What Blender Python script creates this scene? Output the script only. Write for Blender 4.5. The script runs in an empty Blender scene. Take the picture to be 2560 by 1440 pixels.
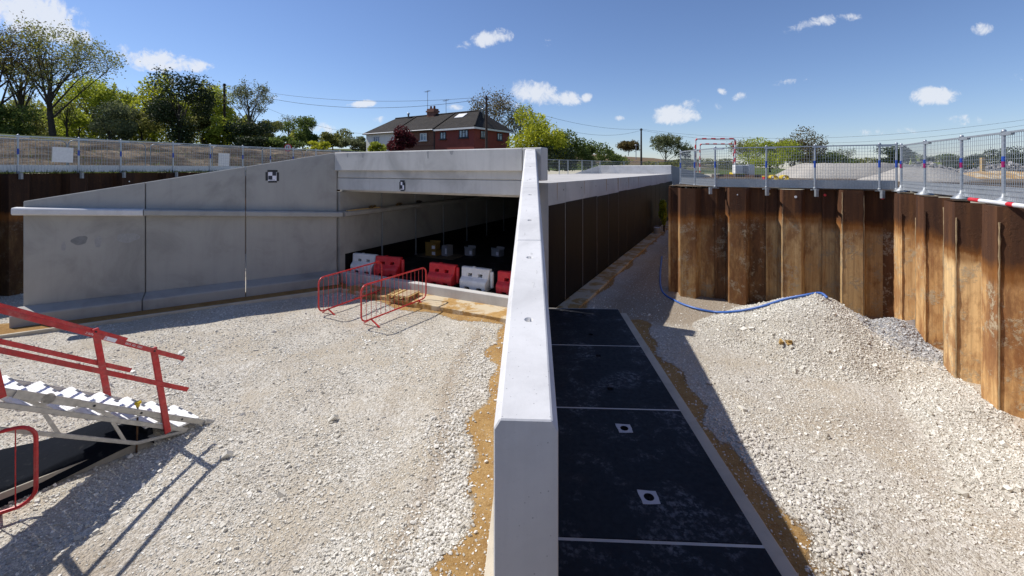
import bpy, bmesh, math, random
import numpy as np
from mathutils import Vector, Matrix, Quaternion
from mathutils import noise as mnoise
from mathutils.geometry import delaunay_2d_cdt

R = math.radians
random.seed(11)
rng = np.random.default_rng(11)
scene = bpy.context.scene
col = scene.collection
F = 1071.0          # focal length in photo pixels: used only to size far things from their angular size
CZ = 3.8            # eye height over the pit floor
TX, TY = .4587, .8886            # tunnel axis
ROT_T = math.atan2(-TX, TY)      # rotation that turns local +y onto the tunnel axis
FLOOR = -.08

# ------------------------------------------------------------------ helpers
class MB:
    def __init__(s):
        s.v = []; s.f = []; s.m = []; s.sm = []
    def add(s, vs, fs, mi=0, smooth=False):
        o = len(s.v)
        s.v += [tuple(x) for x in vs]
        for f in fs:
            s.f.append(tuple(i + o for i in f)); s.m.append(mi); s.sm.append(smooth)
        return s
    def box(s, x0, x1, y0, y1, z0, z1, mi=0):
        vs = [(x0,y0,z0),(x1,y0,z0),(x1,y1,z0),(x0,y1,z0),(x0,y0,z1),(x1,y0,z1),(x1,y1,z1),(x0,y1,z1)]
        return s.add(vs, [(3,2,1,0),(4,5,6,7),(0,1,5,4),(1,2,6,5),(2,3,7,6),(3,0,4,7)], mi)
    def bar(s, a, b, w, h, up=(0,0,1), mi=0):
        a = Vector(a); b = Vector(b); d = (b-a).normalized(); up = Vector(up)
        sd = d.cross(up)
        if sd.length < 1e-4: sd = d.cross(Vector((1,0,0)))
        sd.normalize(); u = sd.cross(d).normalized()
        sd *= w/2; u *= h/2
        vs = [a-sd-u, a+sd-u, a+sd+u, a-sd+u, b-sd-u, b+sd-u, b+sd+u, b-sd+u]
        return s.add(vs, [(0,1,2,3),(7,6,5,4),(1,0,4,5),(2,1,5,6),(3,2,6,7),(0,3,7,4)], mi)
    def extrude(s, poly, vec, mi=0, smooth=False):
        n = len(poly); vec = Vector(vec)
        vs = [Vector(p) for p in poly]; vs += [p+vec for p in vs]
        fs = [tuple(range(n-1,-1,-1)), tuple(range(n,2*n))]
        fs += [(i,(i+1)%n,n+(i+1)%n,n+i) for i in range(n)]
        return s.add(vs, fs, mi, smooth)
    def hull2(s, pa, pb, mi=0):          # two loops with equal counts, bridged and capped
        n = len(pa)
        vs = list(pa)+list(pb)
        fs = [tuple(range(n-1,-1,-1)), tuple(range(n,2*n))]
        fs += [(i,(i+1)%n,n+(i+1)%n,n+i) for i in range(n)]
        return s.add(vs, fs, mi)
    def tube(s, pts, r, n=8, closed=False, mi=0, smooth=True):
        pts = [Vector(p) for p in pts]; m = len(pts)
        rs = r if isinstance(r, (list, tuple)) else [r]*m
        prev = None; rings = []
        for i, p in enumerate(pts):
            if closed: d = pts[(i+1)%m]-pts[i-1]
            else: d = pts[min(i+1,m-1)]-pts[max(i-1,0)]
            if d.length < 1e-9: d = Vector((0,0,1))
            d.normalize()
            if prev is None:
                a = d.cross(Vector((0,0,1)))
                if a.length < 1e-3: a = d.cross(Vector((1,0,0)))
            else:
                a = prev - d*prev.dot(d)
                if a.length < 1e-5: a = d.orthogonal()
            a.normalize(); prev = a; b = d.cross(a)
            rings.append([p + (a*math.cos(2*math.pi*k/n)+b*math.sin(2*math.pi*k/n))*rs[i] for k in range(n)])
        vs = [v for r_ in rings for v in r_]; fs = []
        for i in range(m if closed else m-1):
            j = (i+1)%m
            for k in range(n):
                fs.append((i*n+k, i*n+(k+1)%n, j*n+(k+1)%n, j*n+k))
        s.add(vs, fs, mi, smooth)
        if not closed:
            s.add(rings[0], [tuple(range(n-1,-1,-1))], mi); s.add(rings[-1], [tuple(range(n))], mi)
        return s
    def lathe(s, prof, c=(0,0,0), n=16, mi=0, smooth=True):
        vs = []; fs = []
        for (r, z) in prof:
            for k in range(n):
                a = 2*math.pi*k/n; vs.append((c[0]+r*math.cos(a), c[1]+r*math.sin(a), c[2]+z))
        for i in range(len(prof)-1):
            for k in range(n):
                fs.append((i*n+k, i*n+(k+1)%n, (i+1)*n+(k+1)%n, (i+1)*n+k))
        fs.append(tuple(range(n-1,-1,-1))); fs.append(tuple(range((len(prof)-1)*n, len(prof)*n)))
        return s.add(vs, fs, mi, smooth)
    def mesh(s, name):
        me = bpy.data.meshes.new(name); me.from_pydata(s.v, [], s.f)
        me.polygons.foreach_set('material_index', s.m); me.polygons.foreach_set('use_smooth', s.sm)
        me.update(); return me
    def build(s, name, mats, parent=None, bevel=0, seg=1, fix=True, loc=None):
        me = s.mesh(name)
        if fix:
            bm = bmesh.new(); bm.from_mesh(me); bmesh.ops.recalc_face_normals(bm, faces=bm.faces[:]); bm.to_mesh(me); bm.free()
        for m in (mats if isinstance(mats, (list, tuple)) else [mats]): me.materials.append(m)
        o = bpy.data.objects.new(name, me); col.objects.link(o)
        if parent: o.parent = parent
        if loc is not None: o.location = loc
        if bevel:
            b = o.modifiers.new('bevel', 'BEVEL'); b.width = bevel; b.segments = seg; b.limit_method = 'ANGLE'; b.angle_limit = R(40)
        return o

def carve(o, cutter):
    """cut the MB 'cutter' out of object o (same local coordinates) and keep the result as o's mesh"""
    c = cutter.build('cutter', [], None)
    par = o.parent; o.parent = None; ml = o.location.copy(); o.location = (0,0,0)
    md = o.modifiers.new('cut', 'BOOLEAN'); md.object = c; md.operation = 'DIFFERENCE'; md.solver = 'EXACT'
    bpy.context.view_layer.update()
    dg = bpy.context.evaluated_depsgraph_get()
    me = bpy.data.meshes.new_from_object(o.evaluated_get(dg))
    o.modifiers.clear(); o.data = me; o.parent = par; o.location = ml
    bpy.data.objects.remove(c)

def tag(o, label=None, cat=None, group=None, kind=None):
    if label: o['label'] = label
    if cat: o['category'] = cat
    if group: o['group'] = group
    if kind: o['kind'] = kind
    return o
def root(name, label, cat, loc=(0,0,0), rz=0, group=None):
    o = bpy.data.objects.new(name, None); col.objects.link(o); o.empty_display_size = .2
    o.location = loc; o.rotation_euler = (0,0,rz)
    return tag(o, label, cat, group)
def children(o): return [c for c in bpy.data.objects if c.parent == o]
def copy_tree(o, parent=None):
    c = o.copy(); col.objects.link(c); c.parent = parent
    for ch in children(o): copy_tree(ch, c)
    return c
def np_mesh(name, V, Fc, mat, smooth=False):
    V = np.asarray(V, np.float32); Fc = np.asarray(Fc, np.int32)
    me = bpy.data.meshes.new(name); k = Fc.shape[1]
    me.vertices.add(len(V)); me.vertices.foreach_set('co', V.ravel())
    me.loops.add(Fc.size); me.loops.foreach_set('vertex_index', Fc.ravel())
    me.polygons.add(len(Fc)); me.polygons.foreach_set('loop_start', np.arange(0, Fc.size, k, dtype=np.int32))
    me.polygons.foreach_set('loop_total', np.full(len(Fc), k, np.int32))
    me.polygons.foreach_set('use_smooth', np.full(len(Fc), smooth, bool))
    me.update(calc_edges=True); me.validate()
    if mat: me.materials.append(mat)
    return me
def np_obj(name, V, Fc, mat, parent=None, smooth=False):
    o = bpy.data.objects.new(name, np_mesh(name, V, Fc, mat, smooth)); col.objects.link(o)
    if parent: o.parent = parent
    return o
def text(s, size, mat, parent, M, name='lettering'):
    cu = bpy.data.curves.new(name, 'FONT'); cu.body = s; cu.size = size; cu.align_x = 'CENTER'; cu.align_y = 'CENTER'; cu.extrude = .0006
    t = bpy.data.objects.new(name, cu); col.objects.link(t)
    bpy.context.view_layer.update()
    me = bpy.data.meshes.new_from_object(t.evaluated_get(bpy.context.evaluated_depsgraph_get()))
    bpy.data.objects.remove(t)
    me.transform(M); me.materials.clear(); me.materials.append(mat)
    o = bpy.data.objects.new(name, me); col.objects.link(o)
    if parent: o.parent = parent
    return o
def smooth(a, b, x):
    t = np.clip((x-a)/(b-a), 0, 1); return t*t*(3-2*t)
def vnoise(x, y, s, seed=0.):
    return mnoise.noise(Vector((x*s+seed, y*s-seed, seed*.37)))

# ------------------------------------------------------------------ materials
class NT:
    def __init__(s, name):
        s.mat = bpy.data.materials.new(name); s.mat.use_nodes = True
        s.t = s.mat.node_tree; s.t.nodes.clear()
        s.out = s.n('ShaderNodeOutputMaterial'); s.b = s.n('ShaderNodeBsdfPrincipled')
        s.l(s.b.outputs[0], s.out.inputs[0])
    def n(s, t, **kw):
        x = s.t.nodes.new(t)
        for k, v in kw.items(): setattr(x, k, v)
        return x
    def l(s, a, b): s.t.links.new(a, b)
    def pos(s): return s.n('ShaderNodeNewGeometry').outputs['Position']
    def objc(s): return s.n('ShaderNodeTexCoord').outputs['Object']
    def scale(s, v, sc):
        m = s.n('ShaderNodeMapping'); m.inputs['Scale'].default_value = sc; s.l(v, m.inputs['Vector']); return m.outputs[0]
    def noise(s, v, sc, det=4, rough=.6, dist=0):
        x = s.n('ShaderNodeTexNoise'); x.inputs['Scale'].default_value = sc; x.inputs['Detail'].default_value = det
        x.inputs['Roughness'].default_value = rough; x.inputs['Distortion'].default_value = dist
        if v is not None: s.l(v, x.inputs['Vector'])
        return x.outputs['Fac']
    def voro(s, v, sc, feature='F1', out='Distance'):
        x = s.n('ShaderNodeTexVoronoi'); x.feature = feature; x.inputs['Scale'].default_value = sc
        if v is not None: s.l(v, x.inputs['Vector'])
        return x.outputs[out]
    def ramp(s, f, stops):
        x = s.n('ShaderNodeValToRGB'); e = x.color_ramp.elements
        while len(e) < len(stops): e.new(.5)
        for i, (p, c) in enumerate(stops):
            e[i].position = p; e[i].color = (*c, 1) if not isinstance(c, (int, float)) else (c, c, c, 1)
        s.l(f, x.inputs[0]); return x.outputs[0]
    def mix(s, f, a, b, mode='MIX'):
        x = s.n('ShaderNodeMix'); x.data_type = 'RGBA'; x.blend_type = mode
        for sock, val in ((x.inputs[0], f), (x.inputs[6], a), (x.inputs[7], b)):
            if isinstance(val, (int, float)): sock.default_value = val
            elif isinstance(val, tuple): sock.default_value = (*val, 1)
            else: s.l(val, sock)
        return x.outputs[2]
    def math(s, op, a, b=None, clamp=False):
        x = s.n('ShaderNodeMath', operation=op); x.use_clamp = clamp
        for i, val in enumerate((a, b)):
            if val is None: continue
            if isinstance(val, (int, float)): x.inputs[i].default_value = val
            else: s.l(val, x.inputs[i])
        return x.outputs[0]
    def sep(s, v):
        x = s.n('ShaderNodeSeparateXYZ'); s.l(v, x.inputs[0]); return x.outputs
    def attr(s, nm): return s.n('ShaderNodeAttribute', attribute_name=nm).outputs['Fac']
    def bump(s, h, st, dist=.02):
        x = s.n('ShaderNodeBump'); x.inputs['Strength'].default_value = st; x.inputs['Distance'].default_value = dist
        s.l(h, x.inputs['Height']); s.l(x.outputs[0], s.b.inputs['Normal']); return x
    def done(s, colr=None, rough=.8, metal=0, spec=.5):
        if colr is not None:
            if isinstance(colr, tuple): s.b.inputs['Base Color'].default_value = (*colr, 1)
            else: s.l(colr, s.b.inputs['Base Color'])
        if isinstance(rough, (int, float)): s.b.inputs['Roughness'].default_value = rough
        else: s.l(rough, s.b.inputs['Roughness'])
        s.b.inputs['Metallic'].default_value = metal; s.b.inputs['Specular IOR Level'].default_value = spec
        return s.mat

def simple(name, c, rough=.6, var=.18, sc=6, bump=.0, metal=0, spec=.5, dust=0):
    k = NT(name); p = k.objc()
    f = k.noise(p, sc, 5, .65)
    d = tuple(max(0, x*(1-var)) for x in c); e = tuple(min(1, x*(1+var)) for x in c)
    cc = k.ramp(f, [(.3, d), (.7, e)])
    if dust:
        w_ = k.pos(); dn = k.math('MULTIPLY', k.ramp(k.noise(w_, 3.5, 6, .7, .6), [(.40, 0.), (.66, 1.)]), k.ramp(k.noise(w_, 26, 5, .7), [(.40, .25), (.62, 1.)]))
        cc = k.mix(k.math('MULTIPLY', dn, dust), cc, (.40,.35,.29))
    if bump: k.bump(k.noise(p, sc*6, 4), bump, .01)
    return k.done(cc, rough, metal, spec)

def concrete(name, base=(.46,.465,.47), dark=.72, sc=1.0, streak=.5):
    k = NT(name); p = k.pos()
    big = k.noise(p, .9*sc, 5, .62, .6)
    c = k.ramp(big, [(.28, tuple(x*dark for x in base)), (.5, base), (.75, tuple(min(1,x*1.12) for x in base))])
    st = k.noise(k.scale(p, (5,5,.35)), 1.3, 5, .6)
    c = k.mix(k.ramp(st, [(.5, 0.), (.85, streak)]), c, tuple(x*.72 for x in base))
    sp = k.noise(p, 55, 3, .7)
    c = k.mix(k.ramp(sp, [(.62, 0.), (.8, .35)]), c, tuple(x*.6 for x in base))
    pores = k.voro(p, 26)
    c = k.mix(k.ramp(pores, [(.06, .55), (.11, 0.)]), c, (.16,.16,.16))
    k.bump(k.noise(p, 34, 5, .7), .18, .008)
    return k.done(c, .82, 0, .35)

M = {}
M['concrete'] = concrete('concrete', (.54,.53,.51))
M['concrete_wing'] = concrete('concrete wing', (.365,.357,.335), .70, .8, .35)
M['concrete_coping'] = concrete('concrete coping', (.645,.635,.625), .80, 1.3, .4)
M['concrete_roof'] = concrete('concrete roof', (.50,.48,.45), .8, .7, .45)
M['black_hole'] = simple('dark recess', (.02,.02,.02), .9)
M['galv'] = simple('galvanised steel', (.42,.45,.48), .42, .16, 30, 0, .55)
M['galv_lit'] = simple('lit galvanised sheet', (.56,.59,.62), .4, .12, 12, 0, .5)
M['galv_dull'] = simple('dull galvanised steel', (.28,.30,.32), .5, .2, 20, 0, .4)
M['alu'] = simple('worn aluminium', (.46,.44,.40), .5, .2, 14, 0, .35)
M['tread'] = simple('white tread board', (.84,.84,.84), .6, .08, 9)
M['red_paint'] = simple('red painted steel', (.50,.014,.018), .45, .25, 12, dust=.28)
M['red_bright'] = simple('red gloss steel', (.55,.014,.02), .35, .25, 8, dust=.3)
M['red_plastic'] = simple('red plastic', (.60,.016,.026), .5, .2, 5, .05, dust=.16)
M['white_plastic'] = simple('white plastic', (.74,.75,.76), .5, .08, 5, .05, dust=.35)
M['yellow_plastic'] = simple('yellow plastic', (.80,.58,.02), .45, .1, 8)
M['yellow_box'] = simple('yellow carton', (.28,.16,.03), .7, .12, 5)
M['white_box'] = simple('white carton', (.30,.30,.32), .7, .08, 4)
M['paper'] = simple('white card', (.78,.77,.84), .6, .04, 8)
M['ink'] = simple('printed black', (.018,.02,.035), .5, .1, 8)
M['tape'] = simple('black tape', (.008,.008,.012), .45, .1, 20)
M['blue_sticker'] = simple('blue sticker', (.02,.07,.36), .4, .1, 8)
M['magenta'] = simple('magenta sticker', (.30,.01,.11), .4, .1, 8)
M['white_paint'] = simple('white paint', (.74,.74,.72), .6, .1, 14)
M['blue_hose'] = simple('blue hose', (.045,.13,.42), .38, .15, 5)
M['pine'] = simple('pale timber', (.52,.36,.15), .75, .25, 9, .2)
M['ply_dark'] = simple('dirty plywood', (.12,.095,.065), .85, .25, 4)
M['ply'] = simple('plywood', (.42,.33,.22), .75, .2, 5)
M['wood_dark'] = simple('creosoted timber', (.045,.03,.022), .85, .35, 8, .2)
M['wire'] = simple('black cable', (.02,.02,.022), .7, .1)
M['glass'] = simple('window glass', (.30,.36,.42), .08, .35, 1.2, 0, 0, .8)
M['frame_dark'] = simple('dark window frame', (.02,.022,.03), .5)
M['frame_white'] = simple('white window frame', (.72,.72,.72), .5, .05)
M['soot'] = simple('clay pot', (.16,.06,.04), .8)
M['machine_yellow'] = simple('machine yellow', (.72,.42,.02), .45, .15, 2)
M['machine_lime'] = simple('pale lime paint', (.55,.58,.14), .5, .12, 2)
M['rubber'] = simple('dark rubber', (.03,.03,.032), .8)
M['rust_pin'] = simple('rusty pin', (.10,.05,.02), .8, .4, 30)
M['rubble_yellow'] = simple('ochre lump', (.42,.27,.09), .9, .45, 20, .5)
M['ivory'] = simple('cream render', (.86,.84,.76), .85, .06, 3, .1)
M['red_render'] = simple('red painted render', (.24,.050,.036), .8, .14, 1.5, .1)
M['far_grey'] = simple('silver car paint', (.45,.47,.50), .3, .05)

def membrane():
    k = NT('black bitumen membrane'); p = k.pos()
    a = k.noise(p, 1.7, 6, .68, .4); b = k.noise(p, 14, 4, .7)
    dust = k.math('MULTIPLY', k.ramp(a, [(.50, 0.), (.66, 1.)]), k.ramp(b, [(.46, 0.), (.60, 1.)]))
    c = k.mix(dust, (.0055,.0065,.010), (.13,.135,.15))
    c = k.mix(k.ramp(k.noise(p, 1.1, 3), [(.62, 0.), (.8, .35)]), c, (.07,.045,.03))
    k.bump(k.noise(p, 9, 5, .65), .25, .01)
    return k.done(c, k.ramp(b, [(.3, .5), (.7, .7)]), 0, .25)
M['membrane'] = membrane()
def coating():
    k = NT('black wall coating'); p = k.pos()
    a = k.noise(k.scale(p, (2,2,.25)), 1.0, 4)
    c = k.ramp(a, [(.3, (.005,.005,.006)), (.7, (.016,.012,.009))])
    k.bump(k.noise(k.scale(p, (1,1,.2)), 7, 4), .15, .01)
    return k.done(c, .5, 0, .12)
M['coating'] = coating()
def sheet_plastic():
    k = NT('black polythene'); p = k.pos()
    c = k.mix(k.ramp(k.noise(p, 7, 5, .7), [(.60, 0.), (.78, .4)]), (.007,.009,.014), (.08,.08,.08))
    k.bump(k.noise(p, 5, 4, .55, 1.2), .35, .03)
    return k.done(c, .8, 0, .04)
M['polythene'] = sheet_plastic()

def rust(nm, g, mudc, tg=1.0):
    k = NT(nm); p = k.pos(); z = k.sep(p)[2]
    rnd = k.n('ShaderNodeObjectInfo').outputs['Random']
    st = k.noise(k.scale(p, (4,4,.25)), 1.2, 6, .66)          # vertical streaks
    st2 = k.noise(k.scale(p, (20,20,.5)), 1.0, 5, .7)
    bl = k.noise(k.scale(p, (1.4,1.4,.6)), 1.5, 8, .72, .15)                          # blotches
    fine = k.noise(p, 17, 5, .72)
    edge = k.math('ADD', k.math('MULTIPLY', bl, .55), k.math('MULTIPLY', rnd, .30))
    zz = k.math('ADD', k.math('SUBTRACT', z, 1.98), k.math('MULTIPLY', edge, -1.0))   # about 0 at the tide line
    zz = k.math('ADD', zz, k.math('MULTIPLY', st2, .16))
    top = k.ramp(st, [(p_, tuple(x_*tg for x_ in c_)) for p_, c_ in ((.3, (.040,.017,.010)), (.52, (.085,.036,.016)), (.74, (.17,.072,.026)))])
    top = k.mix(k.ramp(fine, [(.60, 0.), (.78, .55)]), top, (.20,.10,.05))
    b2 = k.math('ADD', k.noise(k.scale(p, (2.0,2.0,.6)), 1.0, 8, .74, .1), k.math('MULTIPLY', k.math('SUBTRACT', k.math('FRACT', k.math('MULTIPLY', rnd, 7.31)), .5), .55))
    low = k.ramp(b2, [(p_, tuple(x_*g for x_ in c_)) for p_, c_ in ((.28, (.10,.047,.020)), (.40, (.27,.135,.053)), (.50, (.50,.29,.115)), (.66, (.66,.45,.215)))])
    low = k.mix(k.ramp(bl, [(.47, 0.), (.60, .75)]), low, (.23*g,.098*g,.036*g))
    low = k.mix(k.ramp(st2, [(.40, .38), (.60, 0.)]), low, (.17*g,.08*g,.035*g))
    mud = k.math('MULTIPLY', k.ramp(k.noise(p, 2.3, 9, .80, .15), [(.53, 0.), (.58, 1.)]), k.ramp(fine, [(.42, 0.), (.52, .9)]))
    low = k.mix(mud, low, mudc)
    tide = k.math('MULTIPLY', k.ramp(zz, [(.42, 0.), (.47, 1.)]), 1.0)
    f_top = k.ramp(k.math('ADD', zz, .5), [(.5, 0.), (.56, 1.)])
    f_or = k.ramp(k.math('ADD', zz, .5), [(.30, 0.), (.44, .9), (.55, .9), (.70, 0.)])
    c = k.mix(f_top, low, top)
    c = k.mix(k.math('MULTIPLY', f_or, k.ramp(st2, [(.25, .45), (.6, 1.)])), c, k.mix(st, (.10,.032,.008), (.36,.14,.025)))
    h = k.math('ADD', k.math('MULTIPLY', fine, .6), k.math('MULTIPLY', mud, .8))
    k.bump(h, .45, .012)
    return k.done(c, .78, 0, .3)
M['rust'] = rust('rusty sheet piling', .86, (.34,.27,.18)); M['rust_sunlit'] = rust('sunlit sheet piling', 1.3, (.50,.40,.26))  # same rust: unlit facing wall painted darker, sunlit right wall painted brighter
def rust_far():
    return simple('dark rusty piling', (.07,.034,.022), .85, .5, 1.5, .3)
M['rust_far'] = rust_far(); M['mud'] = simple('dried mud', (.33,.235,.13), .95, .35, 7, .5); M['rust_shade'] = rust('shaded sheet piling', .30, (.14,.105,.07), .40)  # last one: shade of the left wall is put into a darker rust

def gravel_ground():
    k = NT('gravel and sand'); p = k.pos()
    sand = k.attr('sand'); dirt = k.attr('dirt')
    v1 = k.n('ShaderNodeTexVoronoi'); v1.inputs['Scale'].default_value = 26; k.l(p, v1.inputs['Vector'])
    v2 = k.n('ShaderNodeTexVoronoi'); v2.inputs['Scale'].default_value = 58; k.l(p, v2.inputs['Vector'])
    t1 = k.sep(v1.outputs['Color'])[0]; t2 = k.sep(v2.outputs['Color'])[1]
    g = k.mix(.5, k.ramp(t1, [(0., (.36,.325,.26)), (.5, (.55,.515,.44)), (1., (.75,.73,.67))]),
              k.ramp(t2, [(0., (.27,.225,.17)), (1., (.68,.635,.56))]))
    patch = k.noise(p, .7, 7, .68, .6)
    g = k.mix(k.ramp(patch, [(.44, 0.), (.60, .8)]), g, (.45,.39,.30))
    g = k.mix(k.ramp(dirt, [(.2, 0.), (.9, .85)]), g, k.mix(t2, (.22,.17,.12), (.38,.315,.24)))
    sn = k.noise(p, 13, 6, .7)
    s = k.ramp(k.noise(p, 2.6, 6, .68), [(.28, (.30,.165,.055)), (.55, (.40,.245,.09)), (.8, (.48,.32,.145))])
    s = k.mix(k.ramp(sn, [(.50, 0.), (.68, .75)]), s, (.22,.115,.038))
    s = k.mix(k.ramp(k.noise(p, 48, 4, .75), [(.52, 0.), (.70, .6)]), s, (.62,.47,.27))
    e = k.math('ADD', sand, k.math('MULTIPLY', k.math('SUBTRACT', k.noise(p, 6, 7, .75), .5), 1.5))
    f = k.ramp(e, [(.40, 0.), (.66, 1.)])
    c = k.mix(f, g, s)
    h = k.math('ADD', k.math('MULTIPLY', v1.outputs['Distance'], -1.0), k.math('MULTIPLY', v2.outputs['Distance'], -.7))
    hs = k.math('MULTIPLY', k.noise(p, 7, 8, .78), 3.2)
    x = k.n('ShaderNodeMix'); x.data_type = 'FLOAT'; k.l(f, x.inputs[0]); k.l(h, x.inputs[2]); k.l(hs, x.inputs[3])
    k.bump(x.outputs[0], .8, .02)
    return k.done(c, .92, 0, .2)
M['gravel'] = gravel_ground()
def stone(name, lo, hi):
    k = NT(name)
    r = k.n('ShaderNodeNewGeometry').outputs['Random Per Island']
    c = k.ramp(r, [(0., lo), (.5, tuple((a+b)/2 for a, b in zip(lo, hi))), (1., hi)])
    p = k.pos()
    c = k.mix(k.ramp(k.noise(p, .5, 5), [(.45, 0.), (.7, .45)]), c, (.46,.40,.32))
    k.bump(k.noise(p, 60, 3), .25, .006)
    return k.done(c, .9, 0, .25)
M['stone'] = stone('limestone chips', (.49,.46,.39), (.84,.815,.745))
M['stone_round'] = stone('rounded stone', (.42,.39,.335), (.76,.73,.67))
M['stone_grey'] = stone('grey limestone chips', (.27,.275,.29), (.58,.575,.56))

def land():
    k = NT('land'); p = k.pos()
    gr = k.attr('grass'); far = k.attr('far')
    n1 = k.noise(k.scale(p, (.25,1.2,1)), .55, 7, .7, .6); n2 = k.noise(p, 3.2, 6, .72)
    soil = k.ramp(n2, [(.3, (.05,.037,.025)), (.52, (.14,.104,.07)), (.75, (.27,.215,.15))])
    soil = k.mix(k.ramp(n1, [(.50, 0.), (.62, .8)]), soil, (.25,.195,.13))
    n3 = k.noise(k.scale(p, (.16,.5,2.2)), .9, 6, .65, .3)
    soil = k.mix(k.ramp(n3, [(.44, .85), (.54, 0.)]), soil, (.030,.022,.016))
    grass = k.ramp(k.noise(p, 5, 6, .75), [(.3, (.035,.055,.012)), (.55, (.085,.115,.022)), (.8, (.17,.19,.05))])
    e = k.math('ADD', gr, k.math('MULTIPLY', k.math('SUBTRACT', n2, .5), 1.1))
    c = k.mix(k.ramp(e, [(.42, 0.), (.6, 1.)]), soil, grass)
    fld = k.ramp(k.noise(k.scale(p, (.02,.3,1)), 1.0, 5, .6), [(.3, (.13,.085,.05)), (.7, (.22,.155,.10))])
    c = k.mix(far, c, fld)
    k.bump(k.noise(p, 4, 7, .75), .8, .12)
    return k.done(c, .95, 0, .15)
M['land'] = land()
def footing():
    k = NT('sandy blinding concrete'); p = k.pos()
    f = k.noise(p, 1.6, 6, .68, .5)
    s = k.ramp(k.noise(p, 11, 5, .7), [(.35, (.36,.21,.07)), (.7, (.50,.32,.13))])
    c = k.mix(k.ramp(f, [(.47, 0.), (.55, 1.)]), s, (.56,.47,.33))
    k.bump(k.noise(p, 14, 6, .7), .5, .02)
    return k.done(c, .92, 0, .2)
M['footing'] = footing()
M['footing_clean'] = concrete('blinding concrete', (.52,.46,.36), .8, 2, .1)
def sandmat():
    k = NT('dark orange sand'); p = k.pos()
    c = k.ramp(k.noise(p, 2.4, 7, .7), [(.3, (.24,.13,.045)), (.55, (.34,.20,.075)), (.8, (.44,.29,.13))])
    c = k.mix(k.ramp(k.noise(p, 30, 4, .7), [(.55, 0.), (.75, .5)]), c, (.26,.14,.05))
    k.bump(k.noise(p, 8, 7, .75), .9, .05)
    return k.done(c, .95, 0, .15)
M['sand'] = sandmat()  # a little darker than the sand mixed into the gravel
def heapmat():
    k = NT('stockpiled stone'); p = k.pos()
    c = k.ramp(k.noise(p, 14, 6, .75), [(.3, (.30,.275,.24)), (.7, (.52,.49,.44))])
    c = k.mix(k.ramp(k.noise(k.scale(p, (1,1,.4)), .8, 4), [(.45, 0.), (.7, .5)]), c, (.36,.32,.27))
    k.bump(k.noise(p, 18, 6, .75), .8, .05)
    return k.done(c, .95, 0, .15)
M['heap'] = heapmat()

def bark(name, c):
    return simple(name, c, .9, .4, 3, .5)
M['bark'] = bark('bark', (.060,.047,.034)); M['bark_pale'] = bark('pale bark', (.12,.10,.075))
def leaf(name, lo, hi, tr=.5):
    k = NT(name)
    r = k.n('ShaderNodeNewGeometry').outputs['Random Per Island']
    p = k.objc()
    f = k.math('ADD', k.math('MULTIPLY', r, .6), k.math('MULTIPLY', k.noise(p, .55, 3), .5))
    c = k.ramp(f, [(.2, lo), (.85, hi)])
    k.l(c, k.b.inputs['Base Color']); k.b.inputs['Roughness'].default_value = .6; k.b.inputs['Specular IOR Level'].default_value = .25
    t = k.n('ShaderNodeBsdfTranslucent'); k.l(c, t.inputs[0])
    m = k.n('ShaderNodeMixShader'); m.inputs[0].default_value = tr
    k.l(k.b.outputs[0], m.inputs[1]); k.l(t.outputs[0], m.inputs[2]); k.l(m.outputs[0], k.out.inputs[0])
    return k.mat
M['leaf_olive'] = leaf('olive leaves', (0.103,0.115,0.030), (0.324,0.324,0.091))
M['leaf_light'] = leaf('fresh leaves', (0.188,0.237,0.025), (0.550,0.587,0.075))
M['leaf_bright'] = leaf('yellow green leaves', (0.227,0.268,0.017), (0.618,0.618,0.053))
M['leaf_mid'] = leaf('mid green leaves', (0.059,0.097,0.021), (0.199,0.250,0.062))
M['leaf_dark'] = leaf('ivy leaves', (0.017,0.030,0.011), (0.072,0.096,0.035), .2)
M['leaf_grey'] = leaf('grey green leaves', (0.085,0.104,0.048), (0.244,0.263,0.122))
M['leaf_brown'] = leaf('bronze leaves', (0.079,0.056,0.021), (0.219,0.175,0.061))
M['leaf_red'] = leaf('dark red leaves', (0.037,0.007,0.010), (0.150,0.027,0.033))
M['leaf_wood'] = leaf('mixed woodland leaves', (0.091,0.107,0.018), (0.351,0.358,0.058))
M['grass'] = leaf('grass blades', (.05,.075,.012), (.17,.20,.05))

def brick():
    k = NT('brick'); t = k.n('ShaderNodeTexBrick'); v = k.scale(k.objc(), (1,1,1))
    mp = k.n('ShaderNodeCombineXYZ'); s_ = k.sep(v); k.l(s_[0], mp.inputs[0]); k.l(s_[2], mp.inputs[1])
    k.l(mp.outputs[0], t.inputs['Vector']); t.inputs['Scale'].default_value = 4.4
    t.inputs['Color1'].default_value = (.17,.062,.04,1); t.inputs['Color2'].default_value = (.24,.10,.06,1); t.inputs['Mortar'].default_value = (.20,.15,.12,1)
    return k.done(t.outputs[0], .88)
M['brick'] = brick()
def tiles():
    k = NT('roof tiles'); p = k.objc(); s_ = k.sep(p)
    w = k.n('ShaderNodeTexWave'); w.wave_type = 'BANDS'; w.bands_direction = 'Z'; w.inputs['Scale'].default_value = 2.6; k.l(p, w.inputs[0])
    w2 = k.n('ShaderNodeTexWave'); w2.wave_type = 'BANDS'; w2.bands_direction = 'X'; w2.inputs['Scale'].default_value = 1.6; k.l(p, w2.inputs[0])
    c = k.ramp(k.noise(p, 1.4, 6, .7), [(.3, (.018,.015,.013)), (.7, (.048,.040,.033))])
    k.bump(k.math('ADD', w.outputs['Fac'], k.math('MULTIPLY', w2.outputs['Fac'], .6)), .9, .08)
    return k.done(c, .85, 0, .3)
M['tiles'] = tiles()

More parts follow.
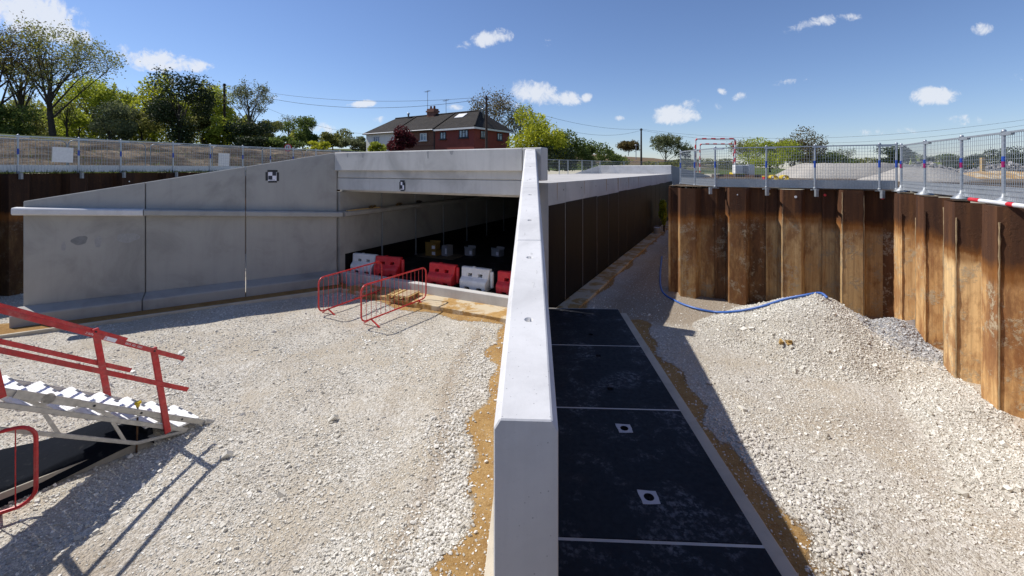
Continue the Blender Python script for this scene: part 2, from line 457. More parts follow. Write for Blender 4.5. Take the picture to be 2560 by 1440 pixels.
# ------------------------------------------------------------------ terrain
def p_left(x, y): return -(x+15)*TY + (y-14)*TX       # metres to the left of the left pile line
def terrain(x, y):
    p = p_left(x, y)
    z = 3.25 + .42*float(smooth(-16, -1, p))
    z += 3.35*float(np.clip((p-1)/39, 0, 1)**.9)
    if y > 30: z += 3.2*float(smooth(55, 150, y))*float(smooth(.52, .36, x/max(y, 1)))
    if p > 1: z += .28*vnoise(x, y, .35, 3)*min(1, (p-1)/3)
    if 1.5 < p < 26:
        f = float(smooth(1.5, 4, p)*smooth(26, 18, p)); q = p+1.6*vnoise(x, y, .16, 5)
        z += f*(.34*math.sin(q*1.25)+.16*math.sin(q*2.9+1)+.14*vnoise(x, y, 1.1, 8))
    return z
def bearing(px, d): return ((px-1280)/F*d, d)
C_ = Vector((9.44, 10.73)); A_ = Vector((4.75, 13.15)); E_ = Vector((TY, -TX)); T_ = Vector((TX, TY))
LP = Vector((-15., 14.))
OFF = .43
pit = [LP - T_*13.17 - E_*OFF, LP + T_*44 - E_*OFF, A_ + T_*44 + E_*OFF, A_ + E_*OFF + Vector((TX,TY))*OFF,
       C_ + E_*OFF + Vector((TX,TY))*OFF*.2, C_ - T_*14.7 + E_*OFF, Vector((-6.2, -2.)), Vector((-6.2, 2.3))]
pit = [Vector((p.x, p.y)) for p in pit]
def in_pit(x, y):
    c = False; n = len(pit); j = n-1
    for i in range(n):
        a, b = pit[i], pit[j]
        if (a.y > y) != (b.y > y) and x < (b.x-a.x)*(y-a.y)/(b.y-a.y)+a.x: c = not c
        j = i
    return c
pts = []; edges = []
for a, b in zip(pit, pit[1:]+pit[:1]):
    n = max(1, int((b-a).length/1.0))
    for i in range(n): pts.append(a.lerp(b, i/n))
npit = len(pts); edges = [(i, (i+1)%npit) for i in range(npit)]
def seg_dist(q):
    best = 1e9
    for a, b in zip(pit, pit[1:]+pit[:1]):
        t = max(0, min(1, (q-a).dot(b-a)/(b-a).length_squared)); best = min(best, (q-a-(b-a)*t).length)
    return best
for (x0, x1, y0, y1, st) in ((-42, -4, 4, 44, .7), (-60, 45, -6, 64, 1.3), (-180, 180, -20, 220, 9), (-900, 900, -60, 1500, 90)):
    x = x0
    while x <= x1:
        y = y0
        while y <= y1:
            q = Vector((x + random.uniform(-.3,.3)*st, y + random.uniform(-.3,.3)*st))
            inner = (1 < st < 2 and -42 < q.x < -4 and 4 < q.y < 44) or (st > 2 and -60 < q.x < 45 and -6 < q.y < 64) or (st > 20 and -180 < q.x < 180 and -20 < q.y < 220)
            if not inner and not in_pit(q.x, q.y) and seg_dist(q) > .5: pts.append(q)
            y += st
        x += st
cv, ce, cf, *_ = delaunay_2d_cdt(pts, edges, [], 0, 1e-4)
mb = MB(); mb.v = [(v.x, v.y, terrain(v.x, v.y)) for v in cv]
for f in cf:
    cx = sum(cv[i].x for i in f)/3; cy = sum(cv[i].y for i in f)/3
    if not in_pit(cx, cy): mb.f.append(tuple(f)); mb.m.append(0); mb.sm.append(True)
ground = tag(mb.build('ground', M['land']), kind='structure')
at = ground.data.attributes.new('grass', 'FLOAT', 'POINT'); at2 = ground.data.attributes.new('far', 'FLOAT', 'POINT')
ga = []; fa = []
for v in ground.data.vertices:
    x, y = v.co.x, v.co.y; p = p_left(x, y)
    g = .85*float(smooth(3.4, .6, p)) if p > -2 else .12
    if p > 18: g = max(g, .30 + .35*float(smooth(24, 38, p)))
    if y > 45 and p < 15: g = .7
    if p > 2: g += .22*vnoise(x, y, .22, 9)
    ga.append(g); fa.append(float(smooth(75, 100, y))*float(smooth(.55, .4, x/max(y, 1)))*.9)
at.data.foreach_set('value', ga); at2.data.foreach_set('value', fa)

# ------------------------------------------------------------------ pit floor
WX, WY = .0457, .99896                       # right wing wall direction
W0 = Vector((.062, 1.92))
U_ = Vector((.848, .529)); UN = Vector((-.529, .848)); L0 = Vector((-12.21, 10.70))   # left wing
O_ = Vector((-5.89, 14.64))                  # left end of the portal
def wing_xy(x, y):  return ((x-W0.x)*WY-(y-W0.y)*WX, (x-W0.x)*WX+(y-W0.y)*WY)
def port_xy(x, y):  return ((x-O_.x)*TY-(y-O_.y)*TX, (x-O_.x)*TX+(y-O_.y)*TY)
def left_xy(x, y):  return ((x-L0.x)*U_.x+(y-L0.y)*U_.y, (x-L0.x)*UN.x+(y-L0.y)*UN.y)
def band(v, a, b, s=.12):
    return np.clip((v-a)/s+.5, 0, 1)*np.clip((b-v)/s+.5, 0, 1)
def sand_at(x, y):
    xl, yl = wing_xy(x, y); a, b = port_xy(x, y); s, n = left_xy(x, y)
    wob = .12*np.sin(yl*2.3+.6)+.09*np.sin(yl*5.1)
    m = band(xl, -.80+wob, .2)*(yl > -2)*(yl < 10.2)
    m = np.maximum(m, band(xl, 2.0, 2.80+wob*.9)*(yl > -3)*(yl < 9.2))
    m = np.maximum(m, band(a, 1.8, 7.8)*band(b, -1.05+.1*np.sin(a*3), .5))
    m = np.maximum(m, band(s, -.6, 7.6)*band(n, -.98, .3))
    m = np.maximum(m, band(a, 7.0, 8.25+.1*np.sin(b*2))*(b > .5))
    m = np.maximum(m, .44*np.exp(-((x-3.75)**2+(y-4.9)**2)/.28) + .50*np.exp(-((x-3.1)**2/.12+(y-3.9)**2/.5)))
    return m
def floor_z(x, y):
    return FLOOR + .035*np.sin(x*1.1+.4*y)*np.sin(y*.9-.3*x) + .018*np.sin(x*3.1+1)*np.sin(y*2.7)
xs = np.arange(-23, 15.01, .13); ys = np.concatenate([np.arange(-3, 18, .13), np.arange(18, 54, .6)])
GX, GY = np.meshgrid(xs, ys)
GZ = floor_z(GX, GY)
nx, ny = len(xs), len(ys)
idx = np.arange(nx*ny).reshape(ny, nx)
Fq = np.stack([idx[:-1,:-1], idx[:-1,1:], idx[1:,1:], idx[1:,:-1]], -1).reshape(-1, 4)
pf = np_obj('gravel_ground', np.stack([GX, GY, GZ], -1).reshape(-1, 3), Fq, M['gravel'], smooth=True)
tag(pf, kind='structure')
pf.data.attributes.new('sand', 'FLOAT', 'POINT').data.foreach_set('value', sand_at(GX, GY).ravel().astype(np.float32))
def dirt_at(x, y):
    a, b = port_xy(x, y); xl, yl = wing_xy(x, y)
    d = .9*np.clip((a-8.2)/.8, 0, 1)*np.clip((b+.5)/1.5, 0, 1)*np.clip((9.9-y)/-1.0+.0, 0, 1)
    d = np.maximum(d, .75*np.exp(-((xl+1.35+.12*np.sin(yl*1.3))/.16)**2)*(yl > .5)*(yl < 8.5))     # wheel-rut of fines
    d = np.maximum(d, .75*np.exp(-((x+4.1)**2/.8+(y-3.9)**2/.6)))
    for off, am in ((-2.35, .42), (-3.95, .34)):
        d = np.maximum(d, am*np.exp(-((xl-off-.10*np.sin(yl*.9+off))/.22)**2)*(yl > .5)*(yl < 9)*(.75+.25*np.sin(yl*2.1+off)))
    d = np.maximum(d, .5*np.exp(-((x-5.2)**2/1.3+(y-6.6)**2/.5)))
    return d
pf.data.attributes.new('dirt', 'FLOAT', 'POINT').data.foreach_set('value', dirt_at(GX, GY).ravel().astype(np.float32))

# heap height
def heap_h(x, y):
    def cone(cx, cy, H, rx, ry, rot=0, k=1.5):
        dx, dy = x-cx, y-cy; c, s_ = math.cos(rot), math.sin(rot)
        r = np.sqrt(((dx*c+dy*s_)/rx)**2+((-dx*s_+dy*c)/ry)**2)
        return H*np.clip(1-r, 0, 1)**1.15*(1+.0*r)
    h = cone(7.05, 9.95, 1.05, 2.15, 2.6, -.5)
    h = np.maximum(h, cone(8.25, 9.25, .66, 2.1, 1.7, .3))
    h = np.maximum(h, cone(6.1, 10.3, .42, 2.0, 1.4, .2))
    h = np.maximum(h, cone(8.0, 7.9, .30, 1.7, 1.7, 0))
    ra = (x-C_.x)*TY-(y-C_.y)*TX; al = (C_.x-x)*TX+(C_.y-y)*TY
    h = np.maximum(h, (.30+.06*np.sin(al*3))*np.clip(1+ra/1.15, 0, 1)*smooth(.9, 1.8, al)*smooth(7.6, 6.2, al))
    h = h + .05*np.sin(x*4.3+y)*np.sin(y*3.7-x)*np.clip(h*3, 0, 1)
    return h - .035

# ------------------------------------------------------------------ loose stones
CUBE = np.array([(-1,-1,-1),(1,-1,-1),(1,1,-1),(-1,1,-1),(-1,-1,1),(1,-1,1),(1,1,1),(-1,1,1)], np.float32)
CF = np.array([(3,2,1,0),(4,5,6,7),(0,1,5,4),(1,2,6,5),(2,3,7,6),(3,0,4,7)], np.int32)
def stones(P, S, lying=False):
    n = len(P)
    q = rng.normal(size=(n, 4)); q /= np.linalg.norm(q, axis=1)[:, None]
    if lying:
        ya = rng.uniform(0, math.pi, n); ti = rng.normal(0, .24, n); td = rng.uniform(0, 2*math.pi, n)
        a0, a3 = np.cos(ya), np.sin(ya); b0, b1, b2 = np.cos(ti), np.sin(ti)*np.cos(td), np.sin(ti)*np.sin(td)
        q = np.stack([b0*a0, b1*a0+b2*a3, b2*a0-b1*a3, b0*a3], -1)
    w, x, y, z = q.T
    Rm = np.stack([1-2*(y*y+z*z), 2*(x*y-z*w), 2*(x*z+y*w), 2*(x*y+z*w), 1-2*(x*x+z*z), 2*(y*z-x*w), 2*(x*z-y*w), 2*(y*z+x*w), 1-2*(x*x+y*y)], -1).reshape(n, 3, 3)
    sc = S[:, None]*np.stack([rng.uniform(.7, 1.3, n), rng.uniform(.5, 1., n), rng.uniform(.3, .75, n)], -1)
    V = CUBE[None]*(1+rng.uniform(-.45, .2, (n, 8, 3)))*sc[:, None, :]
    V = np.einsum('nij,nkj->nki', Rm, V) + P[:, None, :]
    Fc = CF[None]+(np.arange(n)*8)[:, None, None]
    return V.reshape(-1, 3), Fc.reshape(-1, 4)
def scatter(n, x0, x1, y0, y1, fall=1.5, ref=4.):
    out = np.zeros((0, 2))
    while len(out) < n:
        x = rng.uniform(x0, x1, n*4); y = rng.uniform(y0, y1, n*4)
        d = np.hypot(x, y); keep = rng.random(n*4) < np.clip(ref/np.maximum(d, 1), 0, 1)**fall
        keep &= np.abs(x) < 1.3*y+1.5
        out = np.concatenate([out, np.stack([x[keep], y[keep]], -1)])
    return out[:n]
def yard_ok(x, y):
    xl, yl = wing_xy(x, y); a, b = port_xy(x, y); s, n = left_xy(x, y)
    ok = ~((xl > -.30) & (xl < 2.42) & (yl > -3) & (yl < 9.6))
    ok &= ~((n > -.72) & (s > -.4) & (s < 8))
    ok &= ~((b > -.75) & (a > -.2) & (a < 7.75)); ok &= ~((b > .2) & (a > -1) & (a < 8.1))
    lp = -(x+15)*TY+(y-14)*TX; ok &= lp < 0
    ra = (x-C_.x)*TY-(y-C_.y)*TX; ok &= ra < 0.05
    an = (x-A_.x)*TX+(y-A_.y)*TY; at_ = (x-A_.x)*TY-(y-A_.y)*TX; ok &= ~((an > 0.05) & (at_ > 0.05))
    sd = sand_at(x, y)+rng.normal(0, .30, len(x)); ok &= (sd < .5) | (rng.random(len(x)) < .06)
    dr = dirt_at(x, y); ok &= rng.random(len(x)) > dr*.85
    return ok
def clump(P_):
    return np.array([mnoise.noise(Vector((a*.8, b*.8, 4.2)))+.5*mnoise.noise(Vector((a*2.1, b*2.1, 1.2))) for a, b in P_])
P2 = scatter(420000, -16, 11, 2.2, 24, 1.5)
x, y = P2.T
cl = clump(P2)
keep = yard_ok(x, y) & (rng.random(len(x)) < np.clip(.80+cl*.9, .15, 1))
x, y, cl = x[keep], y[keep], cl[keep]
S = .0057*np.exp(rng.normal(0, .40, len(x)))*(1+.25*np.clip(cl, -1, 1))
S *= np.where(rng.random(len(x)) < .14, rng.uniform(1.2, 2.0, len(x)), 1)
big = rng.random(len(x)) < .003; S[big] *= rng.uniform(1.6, 3.0, big.sum())
V, Fc = stones(np.stack([x, y, floor_z(x, y)+S*.22], -1), S*1.12, True)
tag(np_obj('loose_gravel', V, Fc, M['stone']), kind='stuff')
# rounder, bigger stones rolled out along the sand edges
g_ = (1+5**.5)/2
ICO = np.array([(-1,g_,0),(1,g_,0),(-1,-g_,0),(1,-g_,0),(0,-1,g_),(0,1,g_),(0,-1,-g_),(0,1,-g_),(g_,0,-1),(g_,0,1),(-g_,0,-1),(-g_,0,1)], np.float32)/1.9
IF = np.array([(0,11,5),(0,5,1),(0,1,7),(0,7,10),(0,10,11),(1,5,9),(5,11,4),(11,10,2),(10,7,6),(7,1,8),(3,9,4),(3,4,2),(3,2,6),(3,6,8),(3,8,9),(4,9,5),(2,4,11),(6,2,10),(8,6,7),(9,8,1)], np.int32)
def cobbles(P, S):
    n = len(P); a = rng.uniform(0, 6.2832, n); t = rng.normal(0, .35, n)
    V = ICO[None]*(1+rng.uniform(-.22, .16, (n, 12, 1)))*S[:, None, None]*np.stack([rng.uniform(.9, 1.5, n), rng.uniform(.7, 1.1, n), rng.uniform(.45, .85, n)], -1)[:, None, :]
    c, s_ = np.cos(t)[:, None], np.sin(t)[:, None]
    V = np.stack([V[..., 0]*c-V[..., 2]*s_, V[..., 1], V[..., 0]*s_+V[..., 2]*c], -1)
    c, s_ = np.cos(a)[:, None], np.sin(a)[:, None]
    V = np.stack([V[..., 0]*c-V[..., 1]*s_, V[..., 0]*s_+V[..., 1]*c, V[..., 2]], -1)+P[:, None, :]
    return V.reshape(-1, 3), (IF[None]+(np.arange(n)*12)[:, None, None]).reshape(-1, 3)
n = 9500; yl = rng.uniform(.2, 8.5, n); xl = -1.06+.12*np.sin(yl*2.3+.6)+rng.normal(0, .20, n)
k1 = rng.random(n) < np.clip(1.15-.10*yl, .1, 1); yl, xl = yl[k1], xl[k1]
n = 3200; y2 = rng.uniform(.5, 4.6, n); x2 = 3.16+.1*np.sin(y2*2.3)+rng.normal(0, .15, n)+.02*(5-y2)
n = 9000; y3 = rng.uniform(1, 9, n); x3 = np.where(rng.random(n) < .5, rng.uniform(-9, -1, n), rng.uniform(3.2, 7, n))
xx = np.concatenate([xl, x2, x3]); yy_ = np.concatenate([yl, y2, y3])
X = W0.x+xx*WY+yy_*WX; Y = W0.y-xx*WX+yy_*WY
S = np.where(np.arange(len(xx)) < len(xl)+len(x2), .0145, .0095)*np.exp(rng.normal(0, .34, len(xx)))
ok = yard_ok(X, Y) | (np.abs(xx+.8) < .25)*(rng.random(len(xx)) < .12); X, Y, S = X[ok], Y[ok], S[ok]
V, Fc = cobbles(np.stack([X, Y, floor_z(X, Y)+S*.42], -1), S)
tag(np_obj('loose_cobble', V, Fc, M['stone_round'], None, False), kind='stuff')

# the heap: its body plus the stones lying on it
hp = root('gravel_heap', 'pale heap of limestone gravel piled against the rusty sheet piles', 'gravel heap', (7.1, 9.9, FLOOR))
hx = np.arange(3.9, 10.0, .07); hy = np.arange(4.0, 12.7, .07)
HX, HY = np.meshgrid(hx, hy); HZ = heap_h(HX, HY)
wall_cut = ((HX-C_.x)*TY-(HY-C_.y)*TX > .33) | ((HX-A_.x)*TX+(HY-A_.y)*TY > .33)
id2 = np.arange(HX.size).reshape(HX.shape)
Fh = np.stack([id2[:-1,:-1], id2[:-1,1:], id2[1:,1:], id2[1:,:-1]], -1).reshape(-1, 4)
good = ~wall_cut.ravel()[Fh].any(1) & (HZ.ravel()[Fh].max(1) > -.03)
hb = np_obj('heap_body', np.stack([HX-7.1, HY-9.9, HZ], -1).reshape(-1, 3), Fh[good], M['gravel'], hp, True)
hb.data.attributes.new('sand', 'FLOAT', 'POINT').data.foreach_set('value', np.zeros(len(hb.data.vertices), np.float32))
hb.data.attributes.new('dirt', 'FLOAT', 'POINT').data.foreach_set('value', np.zeros(len(hb.data.vertices), np.float32))
x = rng.uniform(4, 9.9, 200000); y = rng.uniform(4.2, 12.6, 200000); h = heap_h(x, y)
keep = (h > .0) & ((x-C_.x)*TY-(y-C_.y)*TX < .1) & ((x-A_.x)*TX+(y-A_.y)*TY < .05)
x, y, h = x[keep], y[keep], h[keep]
S = .0082*np.exp(rng.normal(0, .45, len(x)))
big = rng.random(len(x)) < .006; S[big] *= rng.uniform(1.6, 3, big.sum())
grey = ((x-8.55)/.95)**2+((y-9.0)/1.35)**2+rng.normal(0, .22, len(x)) < .9
V, Fc = stones(np.stack([x-7.1, y-9.9, h+S*.3], -1)[~grey], S[~grey]); tag(np_obj('stone', V, Fc, M['stone'], hp), kind='stuff')
V, Fc = stones(np.stack([x-7.1, y-9.9, h+S*.3], -1)[grey], S[grey]*1.25); tag(np_obj('grey_stone', V, Fc, M['stone_grey'], hp), kind='stuff')

# ochre lump on the heap, and one odd pale boulder in the yard
mb = MB()
for i in range(7):
    c = Vector((random.uniform(-.11,.11), random.uniform(-.07,.07), random.uniform(0,.06)))
    v, f = stones(np.array([[*c]]), np.array([random.uniform(.035,.06)])); mb.add(v, f)
lx, ly = bearing(1962, 8.85)
tag(mb.build('clay_lump', M['rubble_yellow'], loc=(lx, ly, FLOOR+float(heap_h(lx, ly))+.03)), 'broken ochre clay lump lying on the gravel heap slope', 'clay lump')
v, f = stones(np.array([[0,0,0.]]), np.array([.06])); mb = MB(); mb.add(v, f)
for (px, d, lab) in ((833, 6.6, 'largest loose pale stone lying in the middle of the gravel yard'), (566, 5.75, 'loose pale stone beside the end of the stair shadow')):
    bx, by = bearing(px, d)
    tag(mb.build('boulder', M['stone'], loc=(bx, by, FLOOR+.03)), lab, 'stone')

# blue hose over the heap
hose = [(1655, 640), (1651, 690), (1656, 728), (1690, 752), (1740, 770), (1790, 779), (1840, 777), (1900, 766), (1960, 748), (2010, 733), (2050, 727), (2068, 735)]
path = []
for (px, py), d in zip(hose, (18.9, 15.5, 13.5, 12.5, 11.85, 11.55, 11.05, 10.7, 10.35, 10.1, 9.95, 9.8)):
    hx_, hy_ = bearing(px, d); path.append(Vector((hx_, hy_, max(FLOOR+.03, FLOOR+float(heap_h(hx_, hy_))+.05))))
def spline(ps, n=6):
    out = []
    for i in range(len(ps)-1):
        p0, p1, p2, p3 = ps[max(i-1,0)], ps[i], ps[i+1], ps[min(i+2, len(ps)-1)]
        for k in range(n):
            t = k/n
            out.append(.5*((2*p1)+(p2-p0)*t+(2*p0-5*p1+4*p2-p3)*t*t+(3*p1-p0-3*p2+p3)*t**3))
    return out+[ps[-1]]
mb = MB(); mb.tube(spline(path), .030, 10)
tag(mb.build('hose', M['blue_hose']), 'blue hose lying along the foot of the piles and up over the gravel heap', 'hose')

# ------------------------------------------------------------------ sheet pile walls
PROF = [(0,.38),(.29,.38),(.41,0),(.84,0),(.98,.38),(1.37,.38)]
def pile_wall(name, label, P0, P1, ztop, soil_z, mat, dip=.03, skip=0, soil=True, clutch=True):
    d = (P1-P0); n = max(1, round(d.length/1.37)); L = d.length/n; k = L/1.37
    rt = root(name, label, 'sheet pile wall', (P0.x, P0.y, 0), math.atan2(d.y, d.x))
    zs = []
    for i in range(n):
        zt = ztop(i/n) + random.uniform(-dip, dip); zs.append(zt)
        pr = [(x*k+i*L, y) for x, y in PROF]
        pr = [(x + (.0008 if j == 0 else -.0008 if j == 5 else 0), y) for j, (x, y) in enumerate(pr)]
        loop = [(x, y, -.6) for x, y in pr] + [(x + (.012 if j in (2,) else -.012 if j in (3,) else 0), y+.018, -.6) for j, (x, y) in reversed(list(enumerate(pr)))]
        mb = MB(); mb.extrude(loop, (0, 0, zt+.6))
        if clutch:
            for cx in (pr[0][0]+.035,):
                mb.box(cx-.03, cx+.03, .335, .378, -.6, zt-.01)
        p = mb.build('sheet_pile', mat, rt)
        if clutch:
            for cx, cy, lo_ in ((pr[2][0]-.012, .018, 0.0), (pr[3][0]+.02, .03, 0.0)):
                if random.random() < .25: continue
                zz_ = np.linspace(-.1, zt-random.uniform(.02, .5), 26)
                mb = MB(); mb.tube([(cx+random.uniform(-.005,.005), cy-.012, z_) for z_ in zz_], [random.uniform(.007,.019) for _ in zz_], 6)
                mb.build('interlock_bead', M['mud'] if random.random() < .6 else mat, p)
    if soil:
        mb = MB()
        for i in range(n):
            pr = [(x*k+i*L, y+.02) for x, y in PROF]
            vs = [(x, y, soil_z-.005) for x, y in pr]+[(x, .95, soil_z-.0) for x, y in pr]
            mb.add(vs, [(j, j+1, j+7, j+6) for j in range(5)])
        s_ = mb.build('soil_verge', M['land'], None, loc=(P0.x, P0.y, 0)); s_.rotation_euler = rt.rotation_euler; tag(s_, kind='structure')
        for nm in ('grass', 'far'):
            s_.data.attributes.new(nm, 'FLOAT', 'POINT').data.foreach_set('value', [(.45 if (name == 'pile_wall' and P0.x < -8 and nm == 'grass') else 0.)]*len(s_.data.vertices))
    return rt, L, n, zs
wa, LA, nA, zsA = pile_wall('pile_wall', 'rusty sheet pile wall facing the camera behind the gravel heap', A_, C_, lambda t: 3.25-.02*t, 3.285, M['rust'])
wb, LB, nB, zsB = pile_wall('pile_wall', 'sunlit tan sheet pile wall along the right edge of the pit', C_, C_-T_*13.7, lambda t: 3.22+.06*t, 3.25, M['rust_sunlit'])
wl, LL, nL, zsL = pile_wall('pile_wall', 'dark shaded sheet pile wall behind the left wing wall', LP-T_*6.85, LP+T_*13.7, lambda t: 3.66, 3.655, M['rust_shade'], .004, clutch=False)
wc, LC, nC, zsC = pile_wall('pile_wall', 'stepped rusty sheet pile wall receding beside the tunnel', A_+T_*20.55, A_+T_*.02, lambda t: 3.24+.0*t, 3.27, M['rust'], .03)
ca = C_+Vector((TX,TY))*.38; cb = C_+E_*.38
mb = MB(); dd = (cb-ca).normalized(); nn_ = Vector((dd.y, -dd.x))
loop = [ca-dd*.03, ca.lerp(cb, .35)-nn_*.02, ca.lerp(cb, .65)-nn_*.02, cb+dd*.03]
mb.extrude([(p.x, p.y, -.6) for p in loop]+[(p.x-nn_.x*-.02, p.y-nn_.y*-.02, -.6) for p in reversed([q+nn_*.0 for q in loop])], (0,0,3.86))
cp = mb.build('sheet_pile', M['rust_sunlit'], wb); cp.matrix_parent_inverse = (Matrix.Translation(wb.location) @ Matrix.Rotation(wb.rotation_euler.z, 4, 'Z')).inverted()
# painted dots and letters on the piles
def disc(name, mat, parent, x, y, z, r, ny=-1):
    mb = MB(); n = 14
    mb.extrude([(x+r*math.cos(2*math.pi*i/n), y, z+r*math.sin(2*math.pi*i/n)) for i in range(n)], (0, -.004, 0))
    return mb.build(name, mat, parent)
for (i, off, yy, zz, m, r) in ((0, .62, 0, 3.06, 'rust_pin', .016), (1, .6, 0, 3.07, 'white_paint', .018), (2, .08, .32, 3.10, 'pine', .032), (2, .68, 0, 3.05, 'white_paint', .034),
                               (3, .06, .32, 3.1, 'red_plastic', .035), (3, 1.28, .36, 3.05, 'red_plastic', .036)):
    disc('paint_spot', M[m], wa, i*LA+off, yy-.003, zz, r)
for (i, off, zz, r) in ((6, .62, 3.35, .02), (7, .6, 3.35, .03), (8, .2, 3.36, .03), (8, .62, 3.34, .026), (9, .6, 3.36, .026), (10, .62, 3.35, .024)):
    disc('paint_spot', M['white_paint'], wl, i*LL+off, (-.003 if .41 < off < .84 else .37), zz, r)
Mrot = lambda x, y, z: Matrix.Translation((x, y, z)) @ Matrix.Rotation(R(90), 4, 'X')
text('Q', .42, M['white_paint'], wl, Mrot(8*LL+.63, -.006, 3.45))
text('7', .42, M['white_paint'], wl, Mrot(8*LL+.63, -.006, 3.10))
# far side of the excavation beyond the fence
fx0, fy0 = bearing(1770, 33); fx1, fy1 = bearing(1905, 29)
rt, *_ = pile_wall('pile_wall', 'low dark rusty pile wall seen through the mesh fence under the cabinet', Vector((fx0, fy0)), Vector((fx1, fy1)), lambda t: 3.42, 3.3, M['rust_far'], .02, soil=False, clutch=False)

# ------------------------------------------------------------------ footing strips (blinding concrete)
def strip(name, mat, pts_, z0, z1, bevel=.01):
    mb = MB(); mb.extrude([(p[0], p[1], z0) for p in pts_], (0, 0, z1-z0))
    return tag(mb.build(name, mat, bevel=bevel), kind='structure')
def wp(x, y): return (W0.x+x*WY+y*WX, W0.y-x*WX+y*WY)
def pp(a, b): return (O_.x+a*TY+b*TX, O_.y-a*TX+b*TY)
def lp_(s, n): return (L0.x+s*U_.x+n*UN.x, L0.y+s*U_.y+n*UN.y)
strip('footing_strip', M['footing_clean'], [wp(.14, -3), wp(2.53, -3), wp(2.53, 9.55), wp(.14, 9.55)], -.2, -.005)
strip('footing_strip', M['footing_clean'], [wp(-.42, -3), wp(-.14, -3), wp(-.14, 3.4), wp(-.42, 3.4)], -.2, -.012)
strip('footing_strip', M['footing'], [pp(1.0, -.80), pp(7.05, -.80), pp(7.05, 0), pp(1.0, 0)], -.2, .035)
strip('footing_strip', M['sand'], [lp_(-.45, -.98), lp_(7.45, -.98), lp_(7.45, 0), lp_(-.45, 0)], -.2, -.02)
strip('footing_strip', M['footing_clean'], [lp_(-.7, -1.06), lp_(7.35, -1.06), lp_(7.35, -.985), lp_(-.7, -.985)], -.2, .005)
strip('footing_strip', M['footing'], [pp(7.58, .2), pp(8.15, .2), pp(8.15, 26), pp(7.58, 26)], -.2, -.03)

# ------------------------------------------------------------------ left wing wall: three precast panels
rotL = math.atan2(U_.y, U_.x)
cuts = [0, 2.345, 4.72, 7.36]
labs = ['lowest grey concrete wing panel at the far left with a dark round stain',
        'middle grey concrete wing panel between two open vertical joints',
        'tallest grey concrete wing panel beside the tunnel mouth with a survey target']
def ztopL(s): return 3.0+.187*s
def zshelf(s): return 2.85-.066*s
wing_left = []
for i in range(3):
    s0, s1 = cuts[i]+(.009 if i else 0), cuts[i+1]-(.009 if i < 2 else 0)
    rt = root('wing_wall', labs[i], 'wall panel', (L0.x, L0.y, 0), rotL, 'precast panels of the left wing wall')
    mb = MB(); mb.hull2([(s0,0,-.1),(s0,.3,-.1),(s0,.3,ztopL(s0)),(s0,0,ztopL(s0))], [(s1,0,-.1),(s1,.3,-.1),(s1,.3,ztopL(s1)),(s1,0,ztopL(s1))])
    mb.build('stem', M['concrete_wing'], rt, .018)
    a0, a1 = (s0-.12 if i == 0 else s0), (s1+.14 if i == 2 else s1)
    def prof(s):
        z = zshelf(s); return [(s,-.001,z-.18),(s,-.24,z-.18),(s,-.29,z-.15),(s,-.29,z-.035),(s,-.255,z),(s,-.001,z+.004)]
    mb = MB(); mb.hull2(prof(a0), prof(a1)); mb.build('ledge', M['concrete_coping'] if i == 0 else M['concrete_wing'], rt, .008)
    b0, b1 = (s0-.10 if i == 0 else s0), s1
    def prof2(s): return [(s,-.001,-.1),(s,-.44,-.1),(s,-.44,.245),(s,-.41,.27),(s,-.001,.38)]
    mb = MB(); mb.hull2(prof2(b0), prof2(b1)); mb.build('toe', M['concrete_wing'], rt, .012)
    wing_left.append(rt)
# damp stains and scars on the lowest panel: thin discoloured skins with their own outline
M['stain'] = simple('damp stain', (.20,.205,.21), .8, .2, 9)
M['stain_soft'] = simple('faint damp stain', (.315,.317,.315), .82, .12, 14)
def blot(parent, s, z, rx, rz, mat, seed):
    rnd = random.Random(seed); n = 26; ph = [rnd.uniform(0, 6.28) for _ in range(3)]
    mb = MB(); pl = []
    for i in range(n):
        a = 2*math.pi*i/n; w = 1+.10*math.sin(2*a+ph[0])+.08*math.sin(3*a+ph[1])+.06*math.sin(5*a+ph[2])
        pl.append((s+rx*w*math.cos(a), -.0005, z+rz*w*math.sin(a)))
    mb.extrude(pl, (0, -.0008, 0)); return mb.build('stain', mat, parent)
blot(wing_left[0], 1.02, 1.93, .145, .125, M['stain'], 1)
blot(wing_left[0], 1.38, 1.87, .075, .15, M['stain_soft'], 2)
blot(wing_left[0], .72, 1.80, .04, .13, M['stain_soft'], 3)
blot(wing_left[0], 1.98, 1.92, .22, .14, M['stain_soft'], 4)

# survey targets
def target(label, parentloc, rz, w, h, code, tilt=0):
    rt = root('survey_target', label, 'survey target', parentloc, rz)
    mb = MB(); mb.box(-w/2, w/2, -.003, 0, -h/2, h/2); mb.build('card', M['paper'], rt)
    q = .42*w; top = h/2-.05*h; hh = (h*.78)/2
    for (x0, x1, z1, z0) in ((0, q, top, top-hh), (-q, 0, top-hh, top-2*hh)):
        mb = MB(); mb.box(x0, x1, -.005, -.0032, z0, z1); mb.build('check', M['ink'], rt)
    text(code, .16*h, M['ink'], rt, Mrot(-.02*w, -.0045, -h/2+.115*h))
    t = .22*w
    for (x0, x1, z0, z1) in ((-w/2-t*.1, w/2+t*.3, h/2-.02, h/2+t*.8), (-w*.44, w*.5, -h/2-t*.8, -h/2+.012), (-w/2-t, -w/2+.012, -h/2+.02, h/2-.02), (w/2-.012, w/2+t, -h/2, h/2-.03)):
        mb = MB(); mb.box(x0, x1, -.0075, -.0055, z0, z1); mb.build('tape_strip', M['tape'], rt)
    return rt
s_t = 5.44; q = lp_(s_t, -.001)
target('checkered survey target taped with black tape to the tallest wing panel', (q[0], q[1], 3.575), rotL, .26, .31, 'AW18')
